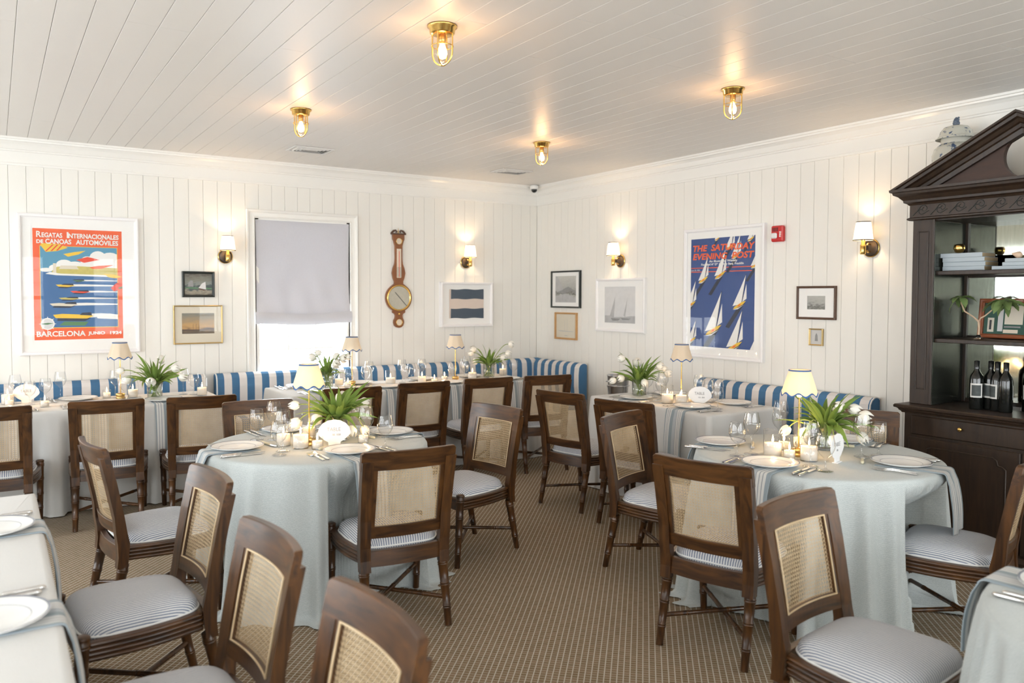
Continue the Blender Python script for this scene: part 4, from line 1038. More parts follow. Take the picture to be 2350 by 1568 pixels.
def make_table_lamp(lit):
    def f():
        r = thing('table_lamp', 'x', 'lamp')
        MB().lathe([(.0005, 0), (.033, 0), (.034, .003), (.034, .016), (.031, .017), (.031, .020), (.034, .021), (.034, .036), (.030, .042), (.008, .046), (.0005, .046)], 28).build('base', 'brass_dull', r)
        MB().lathe([(.0042, .044), (.0042, .33)], 12).build('pole', 'brass', r)
        n = 96; rows = []
        for i in range(9):
            t = i/8; row = []
            for j in range(n):
                a = 2*PI*j/n; rad = .090-(.090-.053)*t; z0 = .325-.0085*math.cos(a*8)
                row.append((rad*math.cos(a), rad*math.sin(a), z0+(.452-z0)*t))
            rows.append(row)
        mb = MB(); mb.grid(rows, True, True); mb.build('shade', 'shade_linen', r)
        def band(zf, rf, h_, nm):
            rr_ = []
            for dz, dr in ((0, .0012), (h_, .0012), (h_, 0.0)):
                rr_.append([((rf+dr-(dz*.29))*math.cos(2*PI*j/n), (rf+dr-(dz*.29))*math.sin(2*PI*j/n), zf(2*PI*j/n)+dz) for j in range(n)])
            MB().grid(rr_, True, True).build(nm, 'blue_trim', r)
        band(lambda a: .323-.0085*math.cos(a*8), .0908, .008, 'scalloped_trim'); band(lambda a: .446, .0552, .007, 'upper_trim')
        for q in range(3):
            a = q*2*PI/3; MB().tube([(0, 0, .40), (.065*math.cos(a), .065*math.sin(a), .40)], .0015, 5).build('shade_arm', 'brass', r)
        MB().lathe([(.010, .31), (.015, .325), (.022, .355), (.018, .38), (.0005, .395)], 14).build('bulb', 'bulb' if lit else 'porcelain', r)
        if lit:
            l = bpy.data.lights.new('table_lamp_light', 'POINT'); l.energy = .065; l.color = (1.0, .66, .42); l.shadow_soft_size = .02
            put('lamp_light', l, r, (0, 0, .402))
        return r
    return Proto(f)
lamp_lit, lamp_off = make_table_lamp(True), make_table_lamp(False)

def make_vase():
    r = thing('glass_vase', 'x', 'vase')
    MB().lathe([(.0005, 0), (.052, 0), (.056, .006), (.060, .15), (.058, .15), (.054, .010), (.0005, .010)], 28).build('vase_wall', 'glass', r)
    MB().lathe([(.0005, .011), (.0535, .011), (.0570, .095), (.0005, .095)], 28).build('water', 'water', r); return r
vase = Proto(make_vase)
def leaf_mesh(L, wd, droop, tw):
    n = 9; rows = []
    for i in range(n+1):
        t = i/n; w_ = wd*math.sin(PI*min(1, (t*.93+.07))**.75)*(1 if t < 1 else 0); a = droop*t*t
        cx = L*(t-.12*a*t); z = .0; y = 0
        px = L*t*math.cos(a*.6); pz = -L*t*math.sin(a*.6)
        row = []
        for j in range(-2, 3):
            u = j/2; fold_ = abs(u)*w_*.45
            row.append((px, u*w_*math.cos(tw*t)-0*fold_, pz+fold_+u*w_*math.sin(tw*t)))
        rows.append(row)
    mb = MB(); mb.grid(rows, True); me = mb.mesh('leaf'); me.materials.append(M['leaf_green']); return me
LEAVES = [leaf_mesh(.24, .017, .45, .7), leaf_mesh(.20, .020, .8, -.7), leaf_mesh(.27, .015, .3, 1.1), leaf_mesh(.17, .021, 1.2, .4)]
def bloom_mesh(op):
    mb = MB()
    for k_ in range(6):
        a0 = k_*PI/3; inn = .92 if k_ % 2 else 1.0; rows = []
        for i in range(8):
            t = i/7; z = .062*t*inn; rad = (.006+.022*math.sin(PI*min(.93, t*.8+.1)))*inn*(1+op*t); hw_ = .62*math.sin(PI*min(.97, t*.80+.18))
            rows.append([((rad+.0022*k_/6)*math.cos(a0+u*hw_), (rad+.0022*k_/6)*math.sin(a0+u*hw_), z-.006*abs(u)*t) for u in (-1, -.5, 0, .5, 1)])
        mb.grid(rows, True)
    me = mb.mesh('tulip_bloom'); me.materials.append(M['tulip_white']); return me
BLOOMS = [bloom_mesh(-.25), bloom_mesh(.1), bloom_mesh(.35)]
def bouquet(loc, seed, label, blooms, nl=40, spread=1.0, rise=0.0):
    """tulips standing in a vase whose base is at loc; blooms = list of (azimuth, reach, height above the vase rim)"""
    rr = random.Random(seed); r = thing('tulip_bunch', label, 'flowers', loc, 0, 'bunches of white tulips')
    nl = int(nl*1.45)
    for i in range(nl):
        a = 2*PI*i*.382+rr.uniform(-.25, .25); el = rr.choice([15, 25, 35, 45, 55, 62, 72])+rr.uniform(-6, 6)+rise
        o = put('leaf', LEAVES[i % 4], r, (.025*math.cos(a), .025*math.sin(a), .115+rr.uniform(-.01, .02)), (rr.uniform(-.4, .4), -R(el), a))
        q = spread*rr.uniform(.78, 1.08); o.scale = (q, q, q)
    for i, (a, d, h_) in enumerate(blooms):
        a = R(a); c_, s_ = math.cos(a), math.sin(a); top = Vector((d*c_, d*s_, .15+h_))
        p0 = Vector((-.028*c_+rr.uniform(-.02, .02), -.028*s_+rr.uniform(-.02, .02), .016)); pm = Vector((.030*c_, .030*s_, .15)); pk = Vector((d*.62*c_, d*.62*s_, .15+max(h_+.02, .06)))
        pts = []
        for k_ in range(13):
            t = k_/12; b0, b1, b2, b3 = (1-t)**3, 3*t*(1-t)**2, 3*t*t*(1-t), t**3; pts.append(p0*b0+pm*(b1*1.0)+pk*b2+top*b3)
        st = MB().tube(pts, .0034, 6).build('stem', 'stem_green', r)
        dr = (pts[-1]-pts[-2]).normalized(); o = put('tulip_bloom', BLOOMS[i % 3], r, pts[-1]-dr*.004)
        o.rotation_euler = dr.to_track_quat('Z', 'Y').to_euler(); q = rr.uniform(1.05, 1.28); o.scale = (q, q, q)
    for i in range(7):
        a = rr.uniform(0, 6.28); MB().tube([(.03*math.cos(a+2.4), .03*math.sin(a+2.4), .014), (.012*math.cos(a), .012*math.sin(a), .08), (.035*math.cos(a), .035*math.sin(a), .155)], .0036, 6).build('stem', 'stem_green', r)
    return r
def napkin(cx, cy, ang, inner, edge, drop, label, wd=.19, lie=None, floor_=None):
    """striped napkin lying under a plate; local +y points outwards to the table edge (ang), then hangs down by drop"""
    r = .016; pts = []; z = TZ+.0015
    pts.append((-inner, z)); pts.append((edge-r, z))
    for i in range(1, 6):
        a = i*PI/10; pts.append((edge-r+(r+.004)*math.sin(a)+.002, z-r+(r)*math.cos(a)))
    n = 7
    for i in range(1, n+1):
        t = i/n; pts.append((edge+.012+.010*math.sin(t*3)+.030*t, z-r-drop*t))
    th = .0035; rows = []
    for (y, zz), k_ in zip(pts, range(len(pts))):
        row = []
        for j in range(9):
            u = -1+2*j/8; hang = max(0, TZ-zz); row.append((u*wd/2*(1-.10*min(1, hang/.3)), y+.006*math.sin(u*5)*min(1, hang/.1), zz))
        rows.append(row)
    mb = MB(); mb.grid(rows, True)
    up_ = []
    for i, row in enumerate(rows):
        a = pts[max(0, i-1)]; b_ = pts[min(len(pts)-1, i+1)]; ty, tz = b_[0]-a[0], b_[1]-a[1]; L = math.hypot(ty, tz); ny, nz = -tz/L, ty/L
        up_.append([(p[0], p[1]+ny*th, p[2]+nz*th) for p in row])
    mb.grid([q[::-1] for q in up_], True)
    k0 = rows; edges_ = []
    for a, b_ in (([q[0] for q in rows], [q[0] for q in up_]), ([q[-1] for q in up_], [q[-1] for q in rows]), (rows[-1], up_[-1]), (up_[0], rows[0])): mb.grid([a, b_], False)
    return tag(mb.build('napkin', 'napkin_stripe', None, (cx, cy, 0), (0, 0, ang-PI/2)), label, 'napkin', 'striped napkins')

def setting(px_, py_, ang, edge, seat, parts='pnfksg', glasses=None, drop=.30, zt=TZ):
    """place setting: ang = direction from the plate out to the sitter"""
    c_, s_ = math.cos(ang), math.sin(ang); inw = (-c_, -s_); rgt = (s_*-1, c_)      # right hand of the sitter facing inwards
    rgt = (-s_*1.0, c_*1.0)
    rgt = (inw[1], -inw[0])
    def at(r_, f_): return (px_+rgt[0]*r_+inw[0]*f_, py_+rgt[1]*r_+inw[1]*f_)
    fa = math.atan2(inw[1], inw[0])-PI/2; z = zt+.001
    if 'n' in parts: napkin(px_, py_, ang, .10, edge, drop, 'striped napkin '+seat)
    if 'p' in parts: plate((px_, py_, zt+.0055), 0, 'white rimmed plate '+seat, 'dinner plates')
    if 'f' in parts:
        for i, q in enumerate((-.165, -.195)):
            x, y = at(q, -.005-.01*i); fork((x, y, z), fa, ('inner' if i == 0 else 'outer')+' fork '+seat, 'forks')
    if 'k' in parts:
        for i, q in enumerate((.165, .200)):
            x, y = at(q, -.01-.012*i); knife((x, y, z), fa+.05, ('inner' if i == 0 else 'outer')+' knife '+seat, 'table knives')
    if 's' in parts:
        x, y = at(-.02, .175); spreader((x, y, z), fa-PI/2+.25, 'ivory-handled butter knife '+seat, 'butter knives')
    if 'g' in parts:
        gl = glasses or [at(.20, .15), at(.13, .21)]
        gshort((gl[0][0], gl[0][1], zt+.0005), 0, 'shorter wine glass '+seat, 'wine glasses')
        if len(gl) > 1: gtall((gl[1][0], gl[1][1], zt+.0005), 0, 'taller wine glass '+seat, 'wine glasses')
def edge_round(px_, py_, ang, c, rad):
    dx, dy = px_-c[0], py_-c[1]; b_ = dx*math.cos(ang)+dy*math.sin(ang); return -b_+math.sqrt(max(0, b_*b_-(dx*dx+dy*dy-rad*rad)))

# shell-shaped table cards
def shell_card(loc, rz, lines, label, w_=.155, h_=.145):
    r = thing('table_card', label, 'table card', loc, rz)
    pts = [(-.028, .0), (.028, .0), (.030, .022), (.046, .032), (.066, .052)]
    n = 9
    for i in range(n*4+1):
        a = R(-12)+(PI+R(24))*i/(n*4); q = .076+.0022*abs(math.sin(i*PI/4)); pts.append((q*math.cos(a), .076+q*.90*math.sin(a)))
    pts += [(-.066, .052), (-.046, .032), (-.030, .022)]
    pts = [(x*1.13, z) for x, z in pts]
    MB().poly(pts, -.0015, .0015).build('card', 'card_white', r)
    MB().bbox(-.032, .032, -.014, .014, -.0005, .004, .001).build('stand', 'card_white', r)
    for body, size, z, wd, sh_, x0 in lines:
        text(body, size, 'grey_ink', r, (x0, -.0019, z), wd, 0, sh_)
    return r

# ------------------------------------------------------------------ round table with the shell card
ZT = TZ+.0005
t4 = 'on the shell-card round table'; A9 = ' of the shell-card round table'
setting(-4.376, -3.40, R(180), edge_round(-4.376, -3.40, R(180), T4, .62), 'at the left place'+A9, glasses=[(-4.236, -3.686), (-4.189, -3.60)], drop=.24)
setting(-3.899, -3.812, R(-86), edge_round(-3.899, -3.812, R(-86), T4, .622), 'at the front place'+A9, glasses=[(-3.685, -3.79), (-3.765, -3.715)], drop=.30)
setting(-3.478, -3.404, R(2), edge_round(-3.478, -3.404, R(2), T4, .62), 'at the right place'+A9, glasses=[(-3.60, -3.20), (-3.70, -3.18)], drop=.24)
setting(-3.985, -2.985, R(95), edge_round(-3.985, -2.985, R(95), T4, .62), 'at the far place'+A9, glasses=[(-4.211, -3.185), (-4.128, -3.235)], drop=.24)
lamp_lit((-4.008, -3.491, ZT), .35, 'lit table lamp with scalloped blue-edged shade '+t4, 'table lamps')
shell_card((-3.898, -3.585, ZT), R(-20), [('TABLE', .030, .082, .074, 0, -.040), ('no. nine', .022, .057, .046, .25, -.012)], 'white scallop shell card reading table no. nine')
vase((-3.823, -3.43, ZT), 0, 'clear glass vase half hidden behind the shell card', 'glass vases')
bouquet((-3.823, -3.43, ZT), 5, 'large tulip bunch with spreading leaves behind the shell card', [(147, .22, .055), (152, .21, -.03), (-75, .12, -.06), (-35, .15, -.07), (170, .10, .0), (60, .15, .08), (20, .18, .05)], 30, 1.06)
votive((-4.009, -3.623, ZT), 0, 'short votive candle just right of the lamp base '+t4, 'lit candles')
votive((-3.733, -3.60, ZT), 0, 'votive candle between the card and the right-hand glasses '+t4, 'lit candles')
pillar((-4.077, -3.551, ZT), 0, 'fat white candle just left of the lamp base '+t4, 'lit candles')
hurricane((-3.945, -3.30, ZT), 0, 'candle in a tall glass behind the lamp pole '+t4, 'lit candles')
hurricane((-4.135, -3.435, ZT), 0, 'candle in a tall glass behind the left wine glasses '+t4, 'lit candles')

# ------------------------------------------------------------------ round table by the cabinet
t5 = 'on the cabinet-side round table'; A5 = ' of the cabinet-side round table'
setting(-2.045, -4.70, R(115), edge_round(-2.045, -4.70, R(115), T5, .63), 'at the aisle place'+A5, glasses=[(-2.227, -4.975), (-2.127, -4.985)], drop=.22)
setting(-2.275, -5.225, R(192), edge_round(-2.275, -5.225, R(192), T5, .63), 'at the front place'+A5, glasses=[(-2.161, -5.451), (-2.133, -5.350)], drop=.30)
setting(-1.715, -5.565, R(-72), edge_round(-1.715, -5.565, R(-72), T5, .63), 'at the right place'+A5, glasses=[(-1.60, -5.375), (-1.705, -5.345)], drop=.27)
setting(-1.38, -5.04, R(12), edge_round(-1.38, -5.04, R(12), T5, .63), 'at the cabinet-side place'+A5, glasses=[(-1.66, -4.80), (-1.60, -4.76)], drop=.24)
lamp_lit((-1.955, -5.148, ZT), .2, 'lit table lamp with scalloped blue-edged shade '+t5, 'table lamps')
shell_card((-1.925, -5.353, ZT), R(14), [('TABLE', .030, .082, .074, 0, -.040), ('no.', .022, .057, .02, .25, -.012)], 'white shell table card seen edge-on near the cabinet')
vase((-1.675, -5.11, ZT), 0, 'clear glass vase of tulips '+t5, 'glass vases')
bouquet((-1.675, -5.11, ZT), 9, 'large tulip bunch in front of the dark cabinet side chair', [(147, .20, -.03), (165, .15, -.08), (-33, .09, .0), (-33, .13, .075), (-20, .05, .09), (-120, .10, -.06), (-60, .17, -.05), (-45, .17, .04), (140, .10, -.04)], 30, 1.04)
wide((-2.083, -5.086, ZT), 0, 'widest candle in a tall clear cylinder '+t5, 'lit candles')
votive((-2.06, -5.172, ZT), 0, 'short votive candle before the lamp base '+t5, 'lit candles')
pillar((-2.012, -5.253, ZT), 0, 'fat white candle just right of the lamp base '+t5, 'lit candles')
votive((-1.88, -5.00, ZT), 0, 'votive candle behind the lamp pole, under the leaves '+t5, 'lit candles')
hurricane((-1.80, -5.045, ZT), 0, 'tall glass candle hidden behind the lamp pole '+t5, 'lit candles')

# ------------------------------------------------------------------ square table by the right wall
t3 = 'on the right-wall square table'; A3 = ' of the right-wall square table'
setting(-1.125, -2.99, R(180), .16, 'at the far aisle place'+A3, glasses=[(-1.02, -3.17), (-.95, -3.12)])
setting(-1.12, -3.60, R(180), .165, 'at the near aisle place'+A3, glasses=[(-1.10, -3.83), (-1.00, -3.74)], drop=.36)
setting(-.70, -3.63, 0, .1, 'at the near banquette place'+A3, 'pfkg', glasses=[(-.80, -3.47), (-.90, -3.46)])
setting(-.70, -2.95, 0, .1, 'at the far banquette place'+A3, 'pkg', glasses=[(-.84, -2.83), (-.92, -2.80)])
lamp_off((-.885, -3.258, ZT), 0, 'cream table lamp below the blue sailboat poster', 'table lamps')
shell_card((-.965, -3.531, ZT), R(-47), [('TABLE', .030, .082, .074, 0, -.040), ('no. ten', .022, .057, .046, .25, -.012)], 'pale shell table card beside the candles '+t3)
vase((-1.016, -2.912, ZT), 0, 'clear glass vase of tulips '+t3, 'glass vases')
bouquet((-1.016, -2.912, ZT), 13, 'tulip bunch in front of the steel bucket by the right wall', [(150, .20, .0), (147, .13, .02), (-33, .14, .11), (-30, .18, .09), (140, .12, .17), (60, .05, .14), (-100, .07, .0), (-30, .21, .05)], 26, 1.0, 8)
wide((-1.085, -3.306, ZT), 0, 'tall cylinder candle left of the lamp '+t3, 'lit candles')
pillar((-1.06, -3.432, ZT), 0, 'fat white candle in front of the lamp '+t3, 'lit candles')
votive((-.88, -3.37, ZT), 0, 'votive candle beside the table card '+t3, 'lit candles')
votive((-1.0, -3.36, ZT), 0, 'small votive candle between two bigger ones '+t3, 'lit candles')
# steel wine bucket on a stand behind the square table
r = thing('wine_bucket', 'brushed steel wine bucket on a stand behind the square table', 'wine bucket', (-.735, -2.33, .035))
MB().lathe([(.0005, .62), (.075, .62), (.082, .63), (.098, .835), (.101, .84), (.104, .845), (.101, .85), (.094, .845), (.078, .64), (.0005, .635)], 32).build('bucket', 'steel', r)
MB().tube([(.098*math.cos(a), .098*math.sin(a), .755) for a in [i*2*PI/32 for i in range(33)]], .005, 6, cap=False).build('stand_ring', 'steel', r)
for q in range(3):
    a = q*2*PI/3+.4; c_, s_ = math.cos(a), math.sin(a); MB().tube([(.098*c_, .098*s_, .755), (.06*c_, .06*s_, .5), (.02*c_, .02*s_, .35), (.07*c_, .07*s_, .15), (.13*c_, .13*s_, -.030)], .006, 6).build('leg', 'steel', r)
for s in (-1, 1):
    MB().tube([(s*.099, -.02, .80), (s*.125, -.02, .795), (s*.125, .02, .795), (s*.099, .02, .80)], .005, 6).build('handle', 'steel', r)

# ------------------------------------------------------------------ back table along the corner banquette
t2 = 'on the back banquette table'; A2 = ' of the back banquette table'
setting(-3.10, -1.215, R(-90), .17, 'at the window-end aisle place'+A2, glasses=[(-2.83, -1.13), (-2.90, -.95)], drop=.36)
setting(-2.50, -1.215, R(-90), .17, 'at the second aisle place'+A2, glasses=[(-2.27, -1.10), (-2.22, -.93)], drop=.40)
setting(-1.86, -1.215, R(-90), .17, 'at the third aisle place'+A2, glasses=[(-1.75, -1.07), (-1.66, -1.14)], drop=.40)
setting(-1.22, -1.215, R(-90), .17, 'at the corner aisle place'+A2, glasses=[(-1.03, -1.06), (-1.06, -.92)], drop=.40)
setting(-3.15, -.79, R(90), .15, 'at the window-end banquette place'+A2, 'pk')
setting(-2.60, -.80, R(90), .15, 'at the window-lamp banquette place'+A2, 'pg', glasses=[(-2.62, -1.0), (-2.56, -.94)])
setting(-1.95, -.79, R(90), .15, 'at the barometer-side banquette place'+A2, 'pg', glasses=[(-2.10, -.88), (-2.02, -.95)])
setting(-1.40, -.79, R(90), .15, 'at the flag-side banquette place'+A2, 'pg', glasses=[(-1.54, -.95), (-1.48, -.88)])
lamp_off((-2.702, -.874, ZT), .1, 'cream table lamp in front of the window edge', 'table lamps')
lamp_off((-1.69, -1.02, ZT), .3, 'cream table lamp below the striped flag frame', 'table lamps')
vase((-2.965, -.93, ZT), 0, 'glass vase of tulips in front of the window', 'glass vases'); vase((-1.249, -.932, ZT), 0, 'glass vase of tulips nearest the room corner', 'glass vases')
bouquet((-2.965, -.93, ZT), 17, 'tulip bunch in front of the bright window', [(150, .05, .17), (-33, .06, .14), (-33, .12, .12), (-30, .17, .13), (147, .10, .13), (-60, .08, .08)], 20, .95, 12)
bouquet((-1.249, -.932, ZT), 19, 'small tulip bunch nearest the room corner', [(150, .16, .10), (147, .13, .14), (-33, .20, .19), (-33, .17, .10), (-33, .12, .06), (160, .12, .03)], 18, .92, 10)
for x, y, pr_, lb in ((-2.40, -1.06, wide, 'tall cylinder candle beside the second chair'), (-2.075, -1.06, hurricane, 'candle in a tall glass between the second and third chairs'), (-2.0, -1.17, votive, 'votive candle behind the second chair back'), (-1.79, -.98, votive, 'votive candle left of the lamp under the flag frame'), (-1.52, -1.06, pillar, 'fat candle right of the lamp under the flag frame'), (-.995, -.80, hurricane, 'candle in a tall glass nearest the corner'), (-2.82, -.85, hurricane, 'candle in a tall glass left of the window lamp'), (-2.80, -1.02, votive, 'votive candle before the window lamp')):
    pr_((x, y, ZT), 0, lb+' '+t2, 'lit candles')

# ------------------------------------------------------------------ long table below the red poster
t1 = 'on the red-poster long table'; A1 = ' of the red-poster long table'
setting(-5.42, -1.105, R(-90), .165, 'at the far left aisle place'+A1, glasses=[(-5.25, -.80), (-5.34, -.70)], drop=.3)
setting(-4.86, -1.105, R(-90), .165, 'at the middle aisle place'+A1, glasses=[(-4.60, -.83), (-4.655, -.69)], drop=.3)
setting(-4.36, -1.105, R(-90), .165, 'at the right aisle place'+A1, glasses=[(-4.08, -.82), (-4.15, -.76)], drop=.34)
setting(-4.92, -.70, R(90), .1, 'at the banquette place'+A1, 'pkg', glasses=[(-5.14, -.64), (-5.035, -.60)])
lamp_off((-4.625, -.763, ZT), .2, 'cream table lamp below the red regatta poster', 'table lamps')
vase((-4.398, -.94, ZT), 0, 'glass vase of tulips beside the lamp below the red poster', 'glass vases')
bouquet((-4.398, -.94, ZT), 23, 'tulip bunch beside the lamp below the red poster', [(150, .24, .08), (160, .18, .02), (-110, .12, .02), (-33, .14, .10), (60, .10, .16), (30, .17, .06), (-33, .20, .03)], 30, 1.0, 6)
shell_card((-5.268, -.66, ZT), R(-2), [('TABLE', .030, .082, .074, 0, -.040), ('no.', .022, .057, .02, .25, -.012)], 'white shell table card behind the glasses at the far left')
for x, y, pr_, lb in ((-5.383, -.83, votive, 'votive candle at the far left edge'), (-5.39, -.68, pillar, 'fat candle behind the far left wine glass'), (-5.162, -1.0, votive, 'votive candle standing alone at the table front'), (-4.534, -.756, hurricane, 'candle in a tall glass right of the lamp'), (-4.715, -.68, votive, 'votive candle left of the lamp'), (-4.03, -.90, hurricane, 'candle in a tall glass at the table end')):
    pr_((x, y, ZT), 0, lb+' '+t1, 'lit candles')

# ------------------------------------------------------------------ lower left and lower right tables
for y, nm in ((-4.47, 'at the far place'), (-5.39, 'at the middle place'), (-6.09, 'at the nearest place')):
    setting(-5.492, y, 0, .162, nm+' of the lower left corner table', 'pnk', drop=.26)
setting(-2.93, -6.785, R(95), edge_round(-2.93, -6.785, R(95), T7, .625), 'on the lower right corner table', 'pnk', drop=.22)

# ------------------------------------------------------------------ dark pedimented cabinet on the right wall (local: x right, -y into the room)
CB = thing('display_cabinet', 'tall dark wooden display cabinet with a pediment and open shelves', 'cabinet', (-.02, -5.52, 0), R(-90))
CW = 'cabinet_wood'
def mould(name, hw_, y_f, prof, mat, parent, y_b=-.02):
    """moulding wrapped around three sides; prof = list of (out, z)"""
    secs = [[(-hw_-o, y_b, z) for o, z in prof], [(-hw_-o, y_f-o, z) for o, z in prof], [(hw_+o, y_f-o, z) for o, z in prof], [(hw_+o, y_b, z) for o, z in prof]]
    mb = MB(); mb.sweep(None, secs); return mb.build(name, mat, parent)
MB().bbox(-.635, .635, -.50, 0, .07, .855, .004).build('base_case', CW, CB)
mould('plinth', .635, -.50, [(-.2, 0), (.02, 0), (.02, .06), (.012, .075), (.002, .085), (-.2, .085)], CW, CB)
mould('countertop', .640, -.505, [(-.3, .850), (.006, .850), (.010, .858), (.020, .866), (.022, .873), (.030, .880), (.042, .884), (.044, .896), (.038, .904), (-.3, .904)], CW, CB)
dr = MB().bbox(-.585, .585, -.512, -.498, .718, .840, .006).build('drawer', CW, CB)
for s in (-1, 1): MB().lathe([(.0005, .024), (.011, .022), (.014, .016), (.009, .008), (.006, 0)], 14).build('knob', 'brass', dr, (s*.27, -.512, .790), (PI/2, 0, 0))
for s in (-1, 1):
    x0, x1 = (-.60, .066) if s < 0 else (.074, .60)
    d_ = MB().bbox(x0, x1, -.514, -.498, .10, .700, .005).build('door', CW, CB)
    a, b_ = x0+.075, x1-.075; pts = [(a, .17), (a, .585), (a+.02, .60), (a+.045, .605), (a+.05, .635), (a+.075, .648), (b_-.075, .648), (b_-.05, .635), (b_-.045, .605), (b_-.02, .60), (b_, .585), (b_, .17), (a, .17)]
    MB().tube([(x, -.515, z) for x, z in pts], .005, 6, cap=False).build('door_moulding', CW, d_)
for s in (-1, 1):                                   # upper side cases with a panelled front pilaster
    x0, x1 = (-.645, -.505) if s < 0 else (.505, .645)
    sd = MB().bbox(x0, x1, -.43, 0, .904, 2.10, .003).build('side_case', CW, CB)
    MB().bbox(x1-.012 if s < 0 else x0-.004, x1+.004 if s < 0 else x0+.012, -.438, -.43, .91, 2.095, .002).build('edge_bead', CW, sd)
    for aa, bb, cc, dd in ((x0+.035, x0+.042, 1.0, 2.02), (x1-.042, x1-.035, 1.0, 2.02)): MB().bbox(aa, bb, -.436, -.429, cc, dd, .002).build('panel_bead', CW, sd)
    for zz in (1.0, 2.013): MB().bbox(x0+.042, x1-.042, -.436, -.429, zz, zz+.007, .002).build('panel_bead', CW, sd)
    MB().bbox(x1-.002 if s < 0 else x0-.002, x1+.002 if s < 0 else x0+.002, -.42, -.05, .906, 2.08, .0005).build('inner_panel', 'mirror_dark', sd) if 'mirror_dark' in M else None
MB().box(-.505, .505, -.035, 0, .904, 2.10).build('back_board', CW, CB)
for x0, x1 in ((-.485, -.012), (.012, .485)):
    for z0, z1 in ((.93, 1.295), (1.345, 1.725), (1.775, 2.085)):
        MB().box(x0, x1, -.040, -.036, z0, z1).build('mirror_panel', 'mirror', CB)
MB().bbox(-.505, -.483, -.055, -.036, .905, 2.09, .003).build('back_moulding', CW, CB); MB().bbox(.483, .505, -.055, -.036, .905, 2.09, .003).build('back_moulding', CW, CB); MB().bbox(-.012, .012, -.050, -.036, .905, 2.09, .003).build('back_moulding', CW, CB)
MB().box(-.505, .505, -.42, 0, 2.085, 2.10).build('top_board', CW, CB)
for z in (1.322, 1.752): MB().bbox(-.505, .505, -.405, -.042, z-.014, z+.012, .003).build('shelf', CW, CB)
fr_ = MB().box(-.660, .660, -.445, 0, 2.112, 2.195).build('frieze', CW, CB)
mould('frieze_bead', .655, -.440, [(-.2, 2.092), (.008, 2.092), (.018, 2.098), (.018, 2.106), (.006, 2.112), (-.2, 2.112)], CW, CB)
NW = 11
for i in range(NW):                                 # running wave scrolls carved on the frieze
    x = -.58+i*1.16/(NW-1); pts = [(x-.060, -.4465, 2.122), (x-.030, -.4465, 2.150), (x-.004, -.4465, 2.182), (x+.012, -.4465, 2.186)]
    for j in range(12):
        a = PI/2-j*R(32); q = .022-.0012*j; pts.append((x+.014+q*math.cos(a)*1.0, -.4465, 2.163+q*math.sin(a)))
    MB().tube(pts, .0022, 5).build('wave_scroll', 'frame_black', fr_)
    pts = [(x-.002, -.4465, 2.160)]+[(x+.0+.020*math.cos(a), -.4465, 2.148+.020*math.sin(a)) for a in [PI*.8+j*.35 for j in range(9)]]+[(x+.044, -.4465, 2.150)]
    MB().tube(pts, .0022, 5).build('wave_scroll', 'frame_black', fr_)
mould('cornice', .660, -.445, [(-.2, 2.190), (.004, 2.190), (.012, 2.200), (.028, 2.208), (.030, 2.222), (.040, 2.232), (.052, 2.246), (.074, 2.258), (.078, 2.272), (.090, 2.276), (.092, 2.292), (-.2, 2.292)], CW, CB)
# pediment: tympanum with a round hole and two raking cornices
cz, cr, crz = 2.425, .110, .122; n = 72; AP = 2.640
outr, inr = [], []
for i in range(n):
    a = 2*PI*i/n+1e-4; dx, dz = math.cos(a), math.sin(a); ts = []
    if dz < 0: ts.append((2.288-cz)/dz)
    sl = (AP-2.288)/.70
    den = dz+sl*abs(dx)
    if den > 0: ts.append((AP-cz)/den)
    t = min(ts); outr.append((dx*t, cz+dz*t)); inr.append((dx*cr, cz+dz*crz))
mb = MB(); vs = [(x, -.420, z) for x, z in outr]+[(x, -.420, z) for x, z in inr]+[(x, -.385, z) for x, z in outr]+[(x, -.385, z) for x, z in inr]; fs = []
for i in range(n):
    j = (i+1) % n; fs += [(i, j, n+j, n+i), (2*n+j, 2*n+i, 3*n+i, 3*n+j), (n+i, n+j, 3*n+j, 3*n+i), (j, i, 2*n+i, 2*n+j)]
mb.add(vs, fs); mb.build('tympanum', 'pediment_wood', CB)
RK = [(-.020, -.39), (-.020, -.445), (.006, -.450), (.012, -.462), (.030, -.468), (.036, -.482), (.054, -.496), (.060, -.516), (.076, -.520), (.080, -.537), (.092, -.537), (.092, -.39)]
for s in (-1, 1):
    a, b_ = Vector((s*.752, 0, 2.288)), Vector((0, 0, 2.288+.752*.385/.752*1.0)); dv = (b_-a).normalized(); nv = Vector((-dv.z*s*-1, 0, abs(dv.x)))
    nv = Vector((-dv.z, 0, dv.x)) if dv.x > 0 else Vector((dv.z, 0, -dv.x))
    mb = MB(); sec = lambda p, cut: [tuple(p+nv*(o-.092)*1.0+Vector((0, y, 0))+Vector((cut*(o-.092), 0, 0))) for o, y in RK]
    A_ = []; B2 = []
    for o, y in RK:
        q = a+nv*(o-.092); zt_ = 2.290                   # foot cut level with the cornice top
        t = max(0.0, (zt_-q.z)/dv.z) if q.z < zt_ else 0.0
        q = q+dv*t; A_.append((q.x, y, q.z))
        e = a+nv*(o-.092); t2_ = (0-e.x)/dv.x; e = e+dv*t2_; B2.append((0, y, e.z))
    mb.sweep(None, [A_, B2]); mb.build('raking_cornice', CW, CB)

